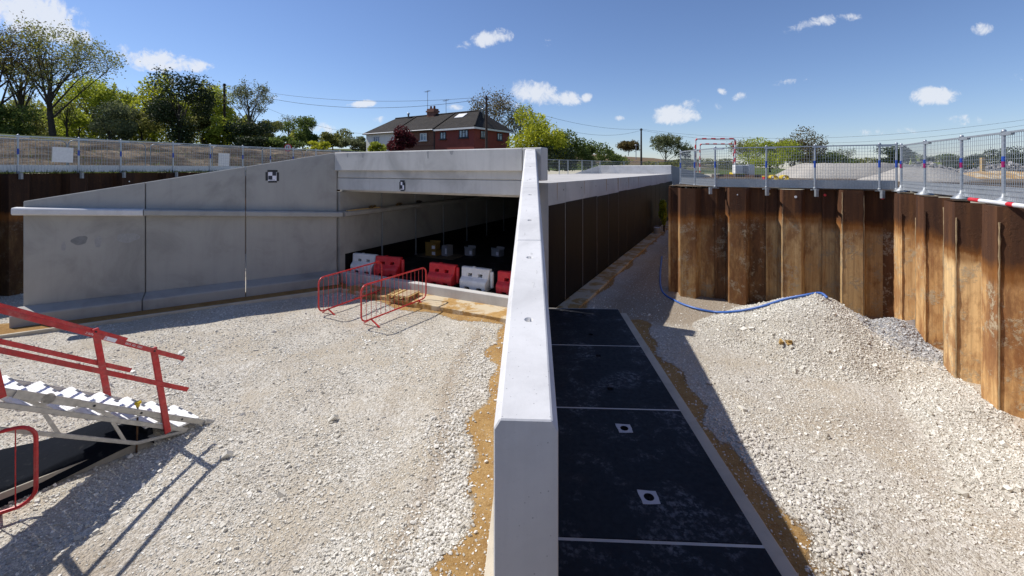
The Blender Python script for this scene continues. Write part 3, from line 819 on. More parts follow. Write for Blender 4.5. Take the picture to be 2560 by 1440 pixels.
# ------------------------------------------------------------------ right wing wall: four precast L-shaped units
rotW = -math.atan2(WX, WY)
ulen = 2.347; zr = lambda yl: 3.8+.548-.178*(9.39-yl)
labs = ['nearest white concrete wing wall unit with a dark shaded end face', 'second concrete wing wall unit from the camera, black heel slab beside it',
        'third concrete wing wall unit, between the second unit and the one touching the portal', 'farthest and highest concrete wing wall unit touching the tunnel headwall']
M['scuff'] = simple('pale scuff', (.55,.545,.53), .9, .2, 30); M['scuff_dark'] = simple('grey scuff', (.43,.43,.42), .9, .25, 30)
rs = random.Random(5)
M['pocket'] = concrete('bare pocket concrete', (.50,.50,.52), .8, 3, .2)
for i in range(4):
    y0, y1 = i*ulen+(.006 if i else 0), (i+1)*ulen-(.006 if i < 3 else 0)
    rt = root('wing_unit', labs[i], 'wall unit', (W0.x, W0.y, 0), rotW, 'precast units of the right wing wall')
    def loop(y):
        z = zr(y); h = .145
        return [(-h,y,-.1),(h,y,-.1),(h,y,z-.045),(h-.028,y,z),(-h+.028,y,z),(-h,y,z-.045)]
    mb = MB(); mb.hull2(loop(y0), loop(y1))
    st = mb.build('stem', M['concrete_coping'], rt, .006)
    cu = MB()
    for f in (.30, .86):
        yy = y0+f*ulen*.94; zz = zr(yy)
        if i == 0 and f == .30: yy = y0+.85
        cu.lathe([(.030, -.07), (.030, .02), (.036, .06)], (.008, yy, zr(yy)-.004), 14)
    carve(st, cu)
    for f in (.30, .86):
        yy = y0+f*ulen*.94
        if i == 0 and f == .30: yy = y0+.85
        mb = MB(); mb.lathe([(.0295, 0), (.0295, .012)], (.008, yy, zr(yy)-.066), 14); mb.build('lifting_socket', M['black_hole'], rt)
    for q_ in range(3):
        yy = y0+.15+rs.random()*(ulen-.4); x_ = rs.uniform(-.08, .08); w_ = rs.uniform(.004, .010); l_ = rs.uniform(.015, .05)
        pl_ = []
        for a in range(12):
            an_ = 6.2832*a/12; rr_ = 1+.35*math.sin(3*an_+q_+i)+.2*math.sin(5*an_+q_)
            px_, py_ = x_+w_*rr_*math.cos(an_), yy+l_*rr_*math.sin(an_)
            pl_.append((px_, py_, zr(py_)+.0004))
        mb = MB(); mb.extrude(pl_, (0, 0, .0008)); mb.build('scuff', M['scuff'], rt)
    # heel slab
    g = .03
    mb = MB(); mb.box(.146, 2.27, y0+.004, y1-g, -.004, .15)
    hs = mb.build('heel_slab', M['membrane'], rt)
    cu = MB()
    for f in (.24, .78):
        yy = i*ulen+f*ulen
        cu.lathe([(.035, -.09), (.052, .0), (.058, .05)], (1.33, yy, .145), 16)
    carve(hs, cu)
    for f in (.24, .78):
        yy = i*ulen+f*ulen
        clean = (i in (0, 1) and not (i == 1 and f > .5)) or (i == 0)
        mb = MB(); n = 16; rr = .057
        inner = [(1.33+rr*math.cos(2*math.pi*a/n), yy+rr*math.sin(2*math.pi*a/n), .1535) for a in range(n)]
        outer = []
        for a in range(n):
            c, s_ = math.cos(2*math.pi*a/n), math.sin(2*math.pi*a/n); m_ = .1/max(abs(c), abs(s_)); outer.append((1.33+c*m_*(1+.06*s_)+.006*math.sin(a*5+i), yy+s_*m_*(1-.05*c)+.005*math.cos(a*7+i), .1535))
        mb.add(inner+outer, [(a, (a+1)%n, n+(a+1)%n, n+a) for a in range(n)])
        mb.build('lifting_pocket', M['pocket'] if i == 1 or i == 0 else M['membrane'], rt)
    if i < 4:
        mb = MB(); mb.box(.146, 2.27, y1-g+.001, y1+.008, 0, .147); mb.build('joint_strip', M['concrete_roof'], rt)
# a fifth heel slab nearer than the frame edge keeps the row going under the camera
mb = MB(); mb.box(.146, 2.27, -2.6, -.03, -.004, .15)
o = mb.build('heel_slab', M['membrane'], loc=(W0.x, W0.y, 0)); o.rotation_euler = (0,0,rotW)
tag(o, 'nearest black bitumen coated base slab at the bottom of the picture', 'base slab')

# ------------------------------------------------------------------ tunnel
tn = root('tunnel', 'long precast concrete box tunnel with black coated side and open dark mouth', 'tunnel', (O_.x, O_.y, 0), ROT_T)
W_IN = 7.2; W_OUT = 7.565; LEN = 25.6+.7
# sill and floor
mb = MB(); mb.box(0, W_IN-.05, 0, .22, -.1, .30); mb.build('sill', M['concrete'], tn, .015)
mb = MB(); mb.box(.0, W_IN, .222, LEN, -.1, .20); mb.build('floor_slab', M['membrane'], tn)
# headwall
def xprism(poly, x0, x1): return MB().extrude([(x0, y, z) for y, z in poly], (x1-x0, 0, 0))
xprism([(-.16,3.755),(-.16,4.345),(-.14,4.365),(.26,4.365),(.28,4.345),(.28,3.52),(-.02,3.52),(-.02,3.755)], -.06, 7.0).build('parapet', M['concrete'], tn, .01)
xprism([(-.16,3.50),(-.16,4.345),(-.14,4.365),(.26,4.365),(.28,4.345),(.28,3.50)], 7.02, 7.56).build('parapet_end', M['concrete'], tn, .02)
mb = MB(); mb.box(-.30, 7.0, .01, .29, 3.502, 3.753); mb.build('upper_beam', M['concrete'], tn, .006)
mb = MB(); mb.box(-.30, 7.3, -.015, .29, 3.10, 3.494); mb.build('lower_beam', M['concrete'], tn, .008)
nI = 13; stepI = 1.95
for i in range(nI):
    y0, y1 = (.0 if i == 0 else i*stepI+.008), min((i+1)*stepI-.008, LEN)
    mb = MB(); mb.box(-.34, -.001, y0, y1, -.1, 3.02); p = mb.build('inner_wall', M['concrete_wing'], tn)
    mb = MB(); mb.box(-.0005, .006, max(y0, .23), y1, .201, .87); mb.build('black_layer', M['coating'], p)  # thin black band along the foot of the inner wall
    prof = lambda y: [(.001,y,2.18),(.24,y,2.18),(.29,y,2.21),(.29,y,2.325),(.255,y,2.36),(.001,y,2.364)]
    mb = MB(); mb.hull2(prof(y0), prof(y1)); mb.build('ledge', M['concrete_wing'], p)
    if i:
        yj = i*stepI
        mb = MB(); mb.tube([(.05, yj, .22), (.05, yj, 2.17)], .026, 8)
        mb.lathe([(.06, 0), (.06, .02), (.03, .05)], (.05, yj, .205), 10); mb.build('conduit', M['galv_dull'], tn)
        mb = MB(); mb.tube([(.03, yj, 2.37), (.03, yj, 3.0)], .022, 8); mb.build('conduit', M['galv_dull'], tn)
nO = 16; stepO = (LEN+.05)/nO
for i in range(nO):
    y0, y1 = -.05+i*stepO+.007+(.12 if i == 0 else 0), -.05+(i+1)*stepO-.007
    if i == 0: y0 = .30
    mb = MB(); mb.box(W_IN, W_OUT, y0, y1, -.1, 3.43); p = mb.build('side_panel', M['concrete_roof'], tn, .006)
    zc = 2.83+random.uniform(-.02, .02)
    mb = MB(); mb.box(W_OUT, W_OUT+.006, y0+.012, y1-.012, -.09, zc); mb.build('black_layer', M['coating'], p)  # bitumen coat on the outer face
    mb = MB(); n = 10; mb.extrude([(W_OUT-.0005, y1-.13+.022*math.cos(2*math.pi*k/n), 3.2+.022*math.sin(2*math.pi*k/n)) for k in range(n)], (.003, 0, 0)); mb.build('lifting_socket', M['black_hole'], p)
    mb = MB(); mb.box(-.34, W_IN-.001, y0, y1, 3.022, 3.425); mb.build('roof_plank', M['concrete_roof'], tn, .012)
mb = MB(); mb.box(-.34, W_OUT, LEN+.01, LEN+.2, -.1, 3.4); mb.build('end_wall', M['concrete'], tn)
# rust runs on the fascia: thin stains
M['rust_run'] = simple('rust run', (.36,.24,.13), .85, .2, 20)
# far headwall with its two sloping wings
xprism([(LEN+.0,3.3),(LEN+.0,4.09),(LEN+.03,4.12),(LEN+.4,4.12),(LEN+.4,3.3)], W_OUT-6.05, W_OUT-.05).build('parapet', M['concrete_coping'], tn, .015)
mb = MB(); mb.hull2([(W_OUT-6.05,LEN+.05,3.35),(W_OUT-6.05,LEN+.3,3.35),(W_OUT-6.05,LEN+.3,4.1),(W_OUT-6.05,LEN+.05,4.1)],
                    [(W_OUT-8.0,LEN-1.5,3.3),(W_OUT-8.0,LEN-1.25,3.3),(W_OUT-8.0,LEN-1.25,3.33),(W_OUT-8.0,LEN-1.5,3.33)]); mb.build('far_wing', M['concrete_coping'], tn)
mb = MB(); mb.hull2([(W_OUT-.04,LEN+.02,.0),(W_OUT-.04,LEN+.3,.0),(W_OUT-.04,LEN+.3,4.1),(W_OUT-.04,LEN+.02,4.1)],
                    [(W_OUT+2.6,LEN+4.5,.0),(W_OUT+2.6,LEN+4.8,.0),(W_OUT+2.6,LEN+4.8,3.2),(W_OUT+2.6,LEN+4.5,3.2)]); mb.build('far_wing', M['concrete_wing'], tn)
for (x_, w_, hh_) in ((.55, .045, .13), (1.25, .06, .15), (3.9, .04, .20), (4.75, .075, .11)):
    mb = MB(); mb.extrude([(x_-w_, -.1605, 4.335), (x_+w_, -.1605, 4.335), (x_+w_*.6, -.1605, 4.335-hh_), (x_, -.1605, 4.33-hh_*1.12), (x_-w_*.5, -.1605, 4.335-hh_*.9)], (0, -.0012, 0)); mb.build('stain', M['stain_soft'], tn)
for (y_, w_, hh_) in ((6.2, .05, .5), (8.1, .09, .55), (8.6, .03, .4), (10.2, .06, .55), (12.6, .07, .5), (3.4, .03, .45), (.95, .025, .5)):
    mb = MB(); mb.extrude([(W_OUT+.0006, y_-w_, 3.415), (W_OUT+.0006, y_+w_, 3.415), (W_OUT+.0006, y_+w_*.5, 3.415-hh_), (W_OUT+.0006, y_-w_*.4, 3.43-hh_*.9)], (.0012, 0, 0)); mb.build('rust_stain', M['rust_run'], tn)
q = pp(2.80, -.018)
target('small checkered survey target taped to the lower beam over the tunnel mouth', (q[0], q[1], 3.285), ROT_T, .165, .28, 'RU26')

# ------------------------------------------------------------------ water filled barriers
def water_barrier(mat, label):
    rt = root('traffic_barrier', label, 'traffic barrier', (0,0,0), 0, 'plastic barriers across the tunnel mouth')
    prof = [(-.21,0),(-.22,.24),(-.20,.29),(-.10,.37),(-.075,.635),(-.055,.65),(.055,.65),(.075,.635),(.10,.37),(.20,.29),(.22,.24),(.21,0)]
    L = .49
    mb = MB(); a = [(-L+.02*(1-z/.65), y, z) for y, z in prof]; b = [(L-.10*(1-z/.65), y, z) for y, z in prof]; mb.hull2(a, b)
    body = mb.build('body', mat, rt)
    cu = MB()
    for x in (-.19, .17): cu.box(x-.075, x+.075, -.4, .4, .385, .48)
    for x in (-.22, .2): cu.extrude([(x-.10,-.5,-.05),(x+.10,-.5,-.05),(x+.10,-.5,.05),(x+.06,-.5,.10),(x-.06,-.5,.10),(x-.10,-.5,.05)], (0,1,0))
    carve(body, cu)
    bv = body.modifiers.new('bevel', 'BEVEL'); bv.width = .012; bv.segments = 2; bv.limit_method = 'ANGLE'; bv.angle_limit = R(40)
    mb = MB(); mb.lathe([(.045, 0), (.055, .02), (.055, .46), (.045, .48)], (L+.035, 0, .10), 12); mb.build('coupling', mat, rt)
    mb = MB(); mb.lathe([(.05, 0), (.05, .025)], (-.1, 0, .647), 12); mb.build('filler_cap', mat, rt)
    return rt
barr_r = water_barrier(M['red_plastic'], 'x'); barr_w = water_barrier(M['white_plastic'], 'x')
use = {'r': 0, 'w': 0}
for (cc, a, b, dr, lab) in (('w', .57, .62, .12, 'white plastic traffic barrier at the left end of the row, beside the tunnel wall'),
                        ('r', 1.62, .66, .16, 'red plastic traffic barrier behind the two red pedestrian barriers'),
                        ('r', 3.9, .62, .02, 'red plastic traffic barrier with a bright sunlit patch, right of the pedestrian barriers'),
                        ('w', 5.12, .62, 0, 'white plastic traffic barrier between two red ones near the wing wall'),
                        ('r', 6.38, .60, 0, 'red plastic traffic barrier half hidden behind the right wing wall')):
    src = barr_r if cc == 'r' else barr_w
    o = src if not use[cc] else copy_tree(src)
    use[cc] = 1
    q = pp(a, b); o.location = (q[0], q[1], .201); o.rotation_euler = (0,0,ROT_T+dr); o['label'] = lab

# things on the tunnel floor
def carton(label, mat, a, b, z, w, d, h, rz, lid=False):
    q = pp(a, b); rt = root('carton', label, 'box', (q[0], q[1], z), ROT_T+rz, 'cartons on the tunnel floor')
    mb = MB(); t = .008
    mb.box(-w/2, w/2, -d/2, d/2, 0, .012); mb.box(-w/2, w/2, -d/2, -d/2+t, .012, h); mb.box(-w/2, w/2, d/2-t, d/2, .012, h)
    mb.box(-w/2, -w/2+t, -d/2+t, d/2-t, .012, h); mb.box(w/2-t, w/2, -d/2+t, d/2-t, .012, h); mb.build('body', mat, rt)
    for sy in (-1, 1):
        mb = MB(); mb.add([(-w/2, sy*d/2, h), (w/2, sy*d/2, h), (w/2, sy*(d/2+(.0 if lid else .04)-(d/2-.01 if lid else 0)), h+(.003 if lid else .09)), (-w/2, sy*(d/2+(.0 if lid else .04)-(d/2-.01 if lid else 0)), h+(.003 if lid else .09))], [(0,1,2,3)]); mb.build('flap', mat, rt)
    mb = MB(); mb.box(w*.12, w*.42, -d/2-.002, -d/2-.0005, h*.2, h*.75); mb.build('sticker', M['paper'], rt)
    return rt
carton('lower yellow carton of the stack on the tunnel floor', M['yellow_box'], .85, 4.05, .222, .52, .38, .24, .05, True)
carton('upper yellow carton stacked on another yellow carton in the tunnel', M['yellow_box'], .82, 4.05, .468, .50, .36, .24, .12)
carton('grey white carton directly right of the yellow carton stack', M['white_box'], 1.38, 4.3, .222, .30, .36, .42, -.1, True)
carton('open white carton between the yellow stack and the farthest carton', M['white_box'], 2.15, 4.85, .201, .36, .3, .28, .1)
carton('farthest white carton lying open on the dark tunnel floor', M['white_box'], 3.25, 5.25, .201, .42, .32, .26, -.2)
q = pp(1.2, 4.15); mb = MB(); mb.box(-.95, .85, -.5, .5, 0, .02)
o = mb.build('plywood_sheet', M['ply_dark'], loc=(q[0], q[1], .2005)); o.rotation_euler = (0,0,ROT_T+.06); tag(o, 'plywood sheet lying under the cartons in the tunnel', 'board')
# coils of strap on the tunnel ledge
for (b, lab, n) in ((1.35, 'yellow and black strap bundle nearest on the tunnel ledge', 9), (2.75, 'tangled yellow straps lying farther along the tunnel ledge', 9), (3.95, 'dark tool bundle farthest along the tunnel ledge', 6)):
    q = pp(.15, b); mb = MB()
    for i in range(n):
        c = Vector((random.uniform(-.05,.05), random.uniform(-.28,.28), .02+random.uniform(0,.05))); r = random.uniform(.04,.09); tl = random.uniform(-.5,.5)
        mb.tube([c+Vector((r*math.cos(a), r*1.3*math.sin(a), .03*math.sin(a+tl))) for a in np.linspace(0, 6.0, 12)], .010, 5, mi=i%2)
    tag(mb.build('strap_bundle', [M['yellow_box'], M['rubber']] if b < 3.5 else [M['rubber'], M['wood_dark']], loc=(q[0], q[1], 2.37)), lab, 'strap bundle')
q = pp(.2, .9); mb = MB(); mb.box(-.05, .05, -.75, .75, 0, .03); o = mb.build('timber_batten', M['pine'], loc=(q[0], q[1], 2.366)); o.rotation_euler = (0,0,ROT_T); tag(o, 'pale timber batten lying on the ledge just inside the tunnel', 'batten')

# ------------------------------------------------------------------ pallet
q = bearing(1008, 12.62); pl = root('pallet', 'yellowish timber pallet in front of the tunnel sill', 'pallet', (q[0], q[1], .02), ROT_T+.12)
for x in (-.42, 0, .42):
    for y in (-.36, 0, .36):
        mb = MB(); mb.box(x-.06, x+.06, y-.06, y+.06, .02, .11); mb.build('block', M['pine'], pl)
for y in (-.36, 0, .36):
    mb = MB(); mb.box(-.5, .5, y-.06, y+.06, 0, .02); mb.build('bottom_board', M['pine'], pl)
pl.scale = (.74, .74, .9)
for x in (-.44, -.22, 0, .22, .44):
    mb = MB(); mb.box(x-.07, x+.07, -.44, .44, .132, .152); mb.build('deck_board', M['pine'], pl)
for y in (-.36, 0, .36):
    mb = MB(); mb.box(-.5, .5, y-.05, y+.05, .111, .131); mb.build('stringer_board', M['pine'], pl)
mb = MB(); mb.box(.0, .44, -.4, .42, .154, .166); mb.build('cover_board', M['ply'], pl)

# ------------------------------------------------------------------ red pedestrian barriers
def rounded(w, z0, z1, r, n=5):
    out = []
    for cx, cz, a0 in ((w-r, z1-r, 90), (w-r, z0+r, 0), (r, z0+r, -90), (r, z1-r, -180)):
        for i in range(n+1):
            a = R(a0-90*i/n); out.append((cx+r*math.cos(a), 0, cz+r*math.sin(a)))
    return out
def ped_barrier(name, label, mat, L=2.34, z0=.16, z1=1.05, tube=.021, bars=14, bar=.006, group=None, cat='pedestrian barrier'):
    rt = root(name, label, cat, group=group)
    mb = MB(); mb.tube(rounded(L, z0, z1, .16), tube, 8, closed=True); mb.build('frame', mat, rt)
    for i in range(bars):
        x = L*(i+1)/(bars+1)
        mb = MB(); mb.tube([(x, 0, z0), (x, 0, z1)], bar, 6); mb.build('bar', mat, rt)
    for x in (L*.13, L*.87):
        for sy in (-1, 1):
            mb = MB(); mb.bar((x, .0, z0), (x+.02, sy*.27, .0), .04, .018); mb.build('leg', mat, rt)
    return rt
rb = ped_barrier('pedestrian_barrier', 'front red pedestrian barrier standing on gravel with its shadow beside it', M['red_bright'], group='red pedestrian barriers')
rb.location = (-3.65, 10.37, FLOOR); rb.rotation_euler = (0,0,math.atan2(.868,.496))
r2 = copy_tree(rb); r2.location = (-5.02, 11.12, FLOOR); r2.rotation_euler = (0,0,math.atan2(.905,.425)); r2['label'] = 'rear red pedestrian barrier nearer to the left wing wall'
r3 = copy_tree(rb); r3['label'] = 'red pedestrian barrier cut off at the left frame edge below the stair'
r3.location = (-5.40, 4.86, FLOOR-.05); r3.rotation_euler = (0,0,math.atan2(-.60,-.80))

# ------------------------------------------------------------------ access stair
su = Vector((-.462, -.887, 0)); slope = .694
st = root('access_stair', 'aluminium access stair with white treads and red handrails', 'stair', (-4.70, 6.46, FLOOR+.02), math.atan2(su.y, su.x))
SW = .75                                     # local: x up the run, y=0 near side, y=-SW far side
S_END = 4.75
def sp(s, y, dz=0): return Vector((s, y, s*slope+dz))
for yy, nm in ((0, 'stringer'), (-SW, 'stringer')):
    if yy < 0:
        mb = MB(); mb.bar(sp(-.02, yy-.02, .0), sp(S_END, yy-.02, .0), .03, .13); mb.build('stringer', M['alu'], st, .006)
        mb = MB(); mb.tube([sp(-.12, yy, .03), sp(-.02, yy, .03)], .04, 10); mb.build('foot', M['alu'], st)
        continue
    mb = MB(); mb.bar(sp(-.1, yy, .05), sp(S_END, yy, .05), .035, .07); mb.build('stringer', M['alu'], st, .006)
    mb = MB(); mb.bar(sp(.18, yy, -.10), sp(S_END, yy, -.10), .03, .055); mb.build('truss_chord', M['alu'], st, .005)
    mb = MB(); mb.bar(sp(.78, yy, -.37), sp(S_END, yy, -.37), .03, .045); mb.bar(sp(.78, yy, -.37), sp(.18, yy, -.11), .028, .04); mb.build('truss_chord', M['alu'], st, .004)
    s = .9; k = 0
    while s < S_END-.5:
        mb = MB(); mb.bar(sp(s, yy, -.365), sp(s+.13, yy, -.12), .022, .035); mb.build('truss_brace', M['alu'], st)
        mb = MB(); mb.bar(sp(s-.55, yy, -.08), sp(s-.27, yy, .03), .02, .04); mb.build('truss_brace', M['alu'], st)
        s += .62
    mb = MB(); n_=18; c_=sp(1.62, yy+.02, .05); mb.extrude([c_+Vector((.062*math.cos(6.2832*k/n_),0,.062*math.sin(6.2832*k/n_))) for k in range(n_)], (0,.012,0)); mb.bar(sp(1.36, yy+.026, .05), sp(1.88, yy+.026, .05), .012, .085); mb.build('hinge_plate', M['alu'], st)
    s = .25
    while s < S_END-.2:
        mb = MB(); mb.tube([sp(s, yy+.016, .05), sp(s, yy+.026, .05)], .014, 8); mb.build('bolt', M['rubber'], st); s += .48
    mb = MB(); mb.tube([sp(-.18, yy, .06), sp(-.05, yy, .06)], .045, 10); mb.build('foot', M['alu'], st)
n_t = int(S_END/.295)
M['grip'] = simple('dark grip strip', (.06,.07,.10), .8, .2, 30)
for i in range(n_t):
    s0 = .0+i*.295; z = s0*slope+.115
    mb = MB()
    for j in range(3):
        mb.box(s0+j*.125, s0+j*.125+.121, -SW-.01, -.03, z-.026, z)
        mb.box(s0+j*.125+.03, s0+j*.125+.038, -SW-.01, -.03, z, z+.004); mb.box(s0+j*.125+.08, s0+j*.125+.088, -SW-.01, -.03, z, z+.004)
    t = mb.build('tread', M['tread'], st)
    for y0 in (-SW+.16, -.31):
        mb = MB(); mb.box(s0-.002, s0+.024, y0, y0+.10, z+.0045, z+.0065); mb.build('grip_strip', M['grip'], t)
HR = .97; lean = .17
for (yy, sb) in ((.03, .43), (-SW-.03, .77)):
    ss = sb; k = 0
    while ss < S_END-.4:
        mb = MB(); mb.bar(sp(ss, yy, -.17 if k == 0 else -.02), sp(ss+lean, yy, HR+.01), .035, .075, up=(1,0,.0)); mb.build('post', M['red_paint'], st, .006)
        mb = MB(); mb.tube([sp(ss+lean, yy+.018, HR-.03), sp(ss+lean, yy+.04, HR-.03)], .012, 8); mb.build('bolt', M['rubber'], st)
        ss += 1.55; k += 1
    e0 = sb+lean-.36
    off = .024 if yy > 0 else -.024
    for (h, nm) in ((HR-.03, 'handrail'), (HR*.52, 'mid_rail')):
        e = e0 if nm == 'handrail' else e0-.05
        mb = MB(); mb.bar(sp(e, yy+off, h), sp(S_END+.3, yy+off, h), .018, .058); mb.build(nm, M['red_paint'], st, .004)
# lettering on the near handrail, outer face looks towards +y
ang = math.atan(slope)
def rail_M(s, dz=0):
    ex = Vector((-math.cos(ang), 0, -math.sin(ang))); ez = Vector((-math.sin(ang), 0, math.cos(ang))); ey = Vector((0, 1, 0))
    m = Matrix((( ex.x, ez.x, ey.x, 0), (ex.y, ez.y, ey.y, 0), (ex.z, ez.z, ey.z, 0), (0,0,0,1)))
    return Matrix.Translation(sp(s, .0636, HR-.03+dz)) @ m
text('0845 382 1000', .036, M['white_paint'], st, rail_M(.83))
mb = MB(); Mx = rail_M(1.07); mb.extrude([Mx @ Vector(p) for p in ((-.07,-.022,-.0004),(.07,-.022,-.0004),(.07,.022,-.0004),(-.07,.022,-.0004))], (0,.0006,0)); mb.build('sticker', M['paper'], st)
text('S', .05, M['red_plastic'], st, rail_M(1.115) @ Matrix.Translation((0,0,.0008)))
text('2.3kPa', .034, M['white_paint'], st, rail_M(1.27))

# black polythene over a low platform beneath the stair
pf_ = root('covered_platform', 'low board platform under the stair covered with black polythene', 'platform', (-5.9, 5.3, FLOOR))
M['side_board'] = simple('greyed board', (.34,.31,.26), .8, .15, 6)
edge = [(-5.02, 6.02), (-5.60, 5.29), (-5.90, 4.87), (-6.35, 4.25), (-7.2, 3.3)]
back = [(-5.60, 6.62), (-6.10, 6.35), (-6.55, 5.9), (-7.3, 5.2), (-8.4, 4.3)]
mb = MB()
for i in range(2):
    a, b = Vector((*edge[i], 0))-Vector((-5.9,5.3,0)), Vector((*edge[i+1], 0))-Vector((-5.9,5.3,0))
    mb.bar(a+Vector((-.02,.02,.075)), b+Vector((-.02,.02,.075)), .02, .15)
mb.build('side_board', M['side_board'], pf_)
def sheet_z(x, y, t):
    return .19+.02*math.sin(x*5+y*3)+.035*math.sin(x*2.2-y*3.1+1)-.045*(t-.5)
n_u, n_v = 36, 16; vs = []
for i in range(n_u+1):
    u = i/n_u*4; k = min(3, int(u)); f = u-k
    e = Vector(edge[k]).lerp(Vector(edge[k+1]), f); bk = Vector(back[k]).lerp(Vector(back[k+1]), f)
    for j in range(n_v+1):
        t = j/n_v; p = e.lerp(bk, t)+(Vector((0,0)) if j else Vector((.01,-.02)))
        z = sheet_z(p.x, p.y, t)
        if j == 0: z = .01+.13*float(smooth(1.35, 0.1, u))
        if j == n_v: z = .02
        if i == 0: z = min(z, .04+.08*t)
        vs.append((p.x+5.9, p.y-5.3, z))
mb = MB(); mb.add(vs, [(i*(n_v+1)+j, (i+1)*(n_v+1)+j, (i+1)*(n_v+1)+j+1, i*(n_v+1)+j+1) for i in range(n_u) for j in range(n_v)], 0, True)
mb.build('polythene_sheet', M['polythene'], pf_, fix=False)
# steel pin with a yellow cap
q = bearing(341, 5.86); pn = root('marker_pin', 'rusty steel pin with a yellow mushroom cap beside the stair foot', 'marker pin', (q[0], q[1], FLOOR))
MB().tube([(0,0,-.05),(.012,.01,.66)], .011, 8).build('rod', M['rust_pin'], pn)
MB().lathe([(.022,0),(.024,.035),(.038,.04),(.040,.062),(.03,.072)], (.012,.01,.625), 12).build('cap', M['yellow_plastic'], pn)

# ------------------------------------------------------------------ edge protection fences
def mesh_panel(a, b, z0, h, parent, wire=.0050, dv=.06, dh=.085):
    if not ('tripod' in parent['label']) and 'left' in parent['label']: wire, dv, dh = .0042, .075, .11
    a = Vector(a); b = Vector(b); L = (b-a).length; u = (b-a)/L
    mb = MB(); up = Vector((0,0,1))
    n = max(2, round(L/dv))
    for i in range(1, n): 
        p = a+u*(L*i/n); mb.bar(p+up*.02, p+up*h, wire, wire)
    m = max(2, round(h/dh))
    for j in range(m+1):
        z = .02+(h-.02)*j/m; r = wire if 0 < j < m else wire*1.6
        mb.bar(a+up*z, b+up*z, r, r)
    mb.bar(a+up*h, b+up*h, .03, .03)
    mb.build('mesh_panel', M['galv'], parent)
    mb = MB()
    for p in (a, b): mb.bar(p+up*.02, p+up*h, .022, .03, up=(1,0,0))
    mb.build('panel_frame', M['galv'], parent)
    side = Vector((-u.y, u.x, 0))*.018
    mb = MB(); mb.bar(a+side+up*.125, b+side+up*.125, .006, .21); mb.bar(a+side+up*.235, b+side+up*.235, .016, .016)
    mb.build('toe_board', M['galv_lit'] if ('tripod' in parent['label']) else M['galv'], parent)  # glare on the right-hand run is put into a lighter metal colour
def edge_fence(label, posts, foot, h=1.15, base=None):
    base = posts[0]
    rt = root('edge_fence', label, 'safety fence', base)
    loc = [Vector(p)-Vector(base) for p in posts]
    for i, p in enumerate(loc):
        mb = MB(); mb.tube([p+Vector((0,0,-.02)), p+Vector((0,0,h+.01))], .026, 10)
        po = mb.build('post', M['galv'], rt)
        mb = MB(); mb.lathe([(.028,0),(.034,.012),(.03,.035),(.015,.05)], tuple(p+Vector((0,0,h+.008))), 12); mb.build('post_cap', M['galv'], po)
        mb = MB(); mb.tube([p+Vector((0,0,h*.50)), p+Vector((0,0,h*.585))], .0285, 10); mb.build('sticker', M['magenta'] if foot == 'tripod' else M['blue_sticker'], po)
        mb = MB(); mb.tube([p+Vector((0,0,h*.585)), p+Vector((0,0,h*.66))], .0285, 10); mb.build('sticker', M['blue_sticker'], po)
        d = (loc[min(i+1, len(loc)-1)]-loc[max(i-1, 0)]).normalized()
        mb = MB()
        if foot == 'clamp':
            mb.box(p.x-.10, p.x+.10, p.y-.03, p.y+.03, p.z-.04, p.z-.015); mb.lathe([(.04,0),(.045,.05),(.03,.07)], (p.x,p.y,p.z-.02), 10)
            pr = p+Vector((d.y, -d.x, 0))*.24 if True else p
            n_ = Vector((d.y, -d.x, 0))
            if n_.dot(Vector((-base[0], -base[1], 0))) < 0: n_ = -n_
            pr = p+n_*.25
            mb.bar(pr+Vector((0,0,.0)), pr+Vector((0,0,-.20)), .07, .07); mb.bar(p+Vector((0,0,-.02)), pr+Vector((0,0,-.02)), .06, .03)
        else:
            mb.lathe([(.15,-.035),(.15,-.02),(.06,.06),(.035,.09),(.03,.14)], tuple(p), 16)
        mb.build('foot', M['galv_dull'], po)
        if i < len(loc)-1:
            mid = p.lerp(loc[i+1], .0)
            mb = MB(); mb.bar(p+d*(-.05)+Vector((0,0,h-.02)), p+d*.24+Vector((0,0,h-.02)), .05, .05); mb.build('clamp', M['galv'], po)
    for a, b in zip(loc[:-1], loc[1:]):
        mesh_panel(a, b, 0, h, rt)
    return rt
zg = 3.27
edge_fence('galvanised mesh safety fence on top of the sheet piles facing the camera',
           [(6.02, 15.3, zg), (5.95, 13.95, zg+.0), (6.03, 12.71, zg), (7.19, 12.11, zg), (8.20, 11.60, zg), (9.41, 10.97, zg), (9.71, 10.82, zg)], 'clamp')
edge_fence('mesh safety fence on splayed tripod feet along the right pit edge',
           [(9.74, 10.72, zg), (9.06, 9.40, zg), (8.50, 8.10, zg), (7.99, 6.96, zg), (7.38, 5.75, zg), (6.78, 4.55, zg)], 'tripod', 1.12)
fl = []
for px in (-110, 45, 197, 302, 433, 526, 607, 676, 733, 790, 850):
    k = (px-1280)/F; d = (-15.2-.516*14)/(k-.516); fl.append((k*d, d, 3.69))
edge_fence('galvanised mesh safety fence along the left pit edge below the earth bank', fl, 'clamp', 1.15)
# white boards tied to the left fence
for (px, py, d, w, h, lab) in ((157, 387, 14.2, .50, .50, 'square white board tied to the left fence between the second and third posts'), (560, 399, 18.9, .46, .56, 'square white board on the left fence above the wing wall')):
    bx, by = bearing(px, d); mb = MB(); mb.box(-w/2, w/2, -.004, 0, -h/2, h/2)
    o = mb.build('notice_board', M['white_paint'], loc=(bx, by+.0, 3.8+(423-py)/F*d)); o.rotation_euler = (0, .03, math.atan2(TY, TX)-.0)
    q = Vector((bx, by)); pl_ = p_left(bx, by); o.location.x += 0
    tag(o, lab, 'notice board')
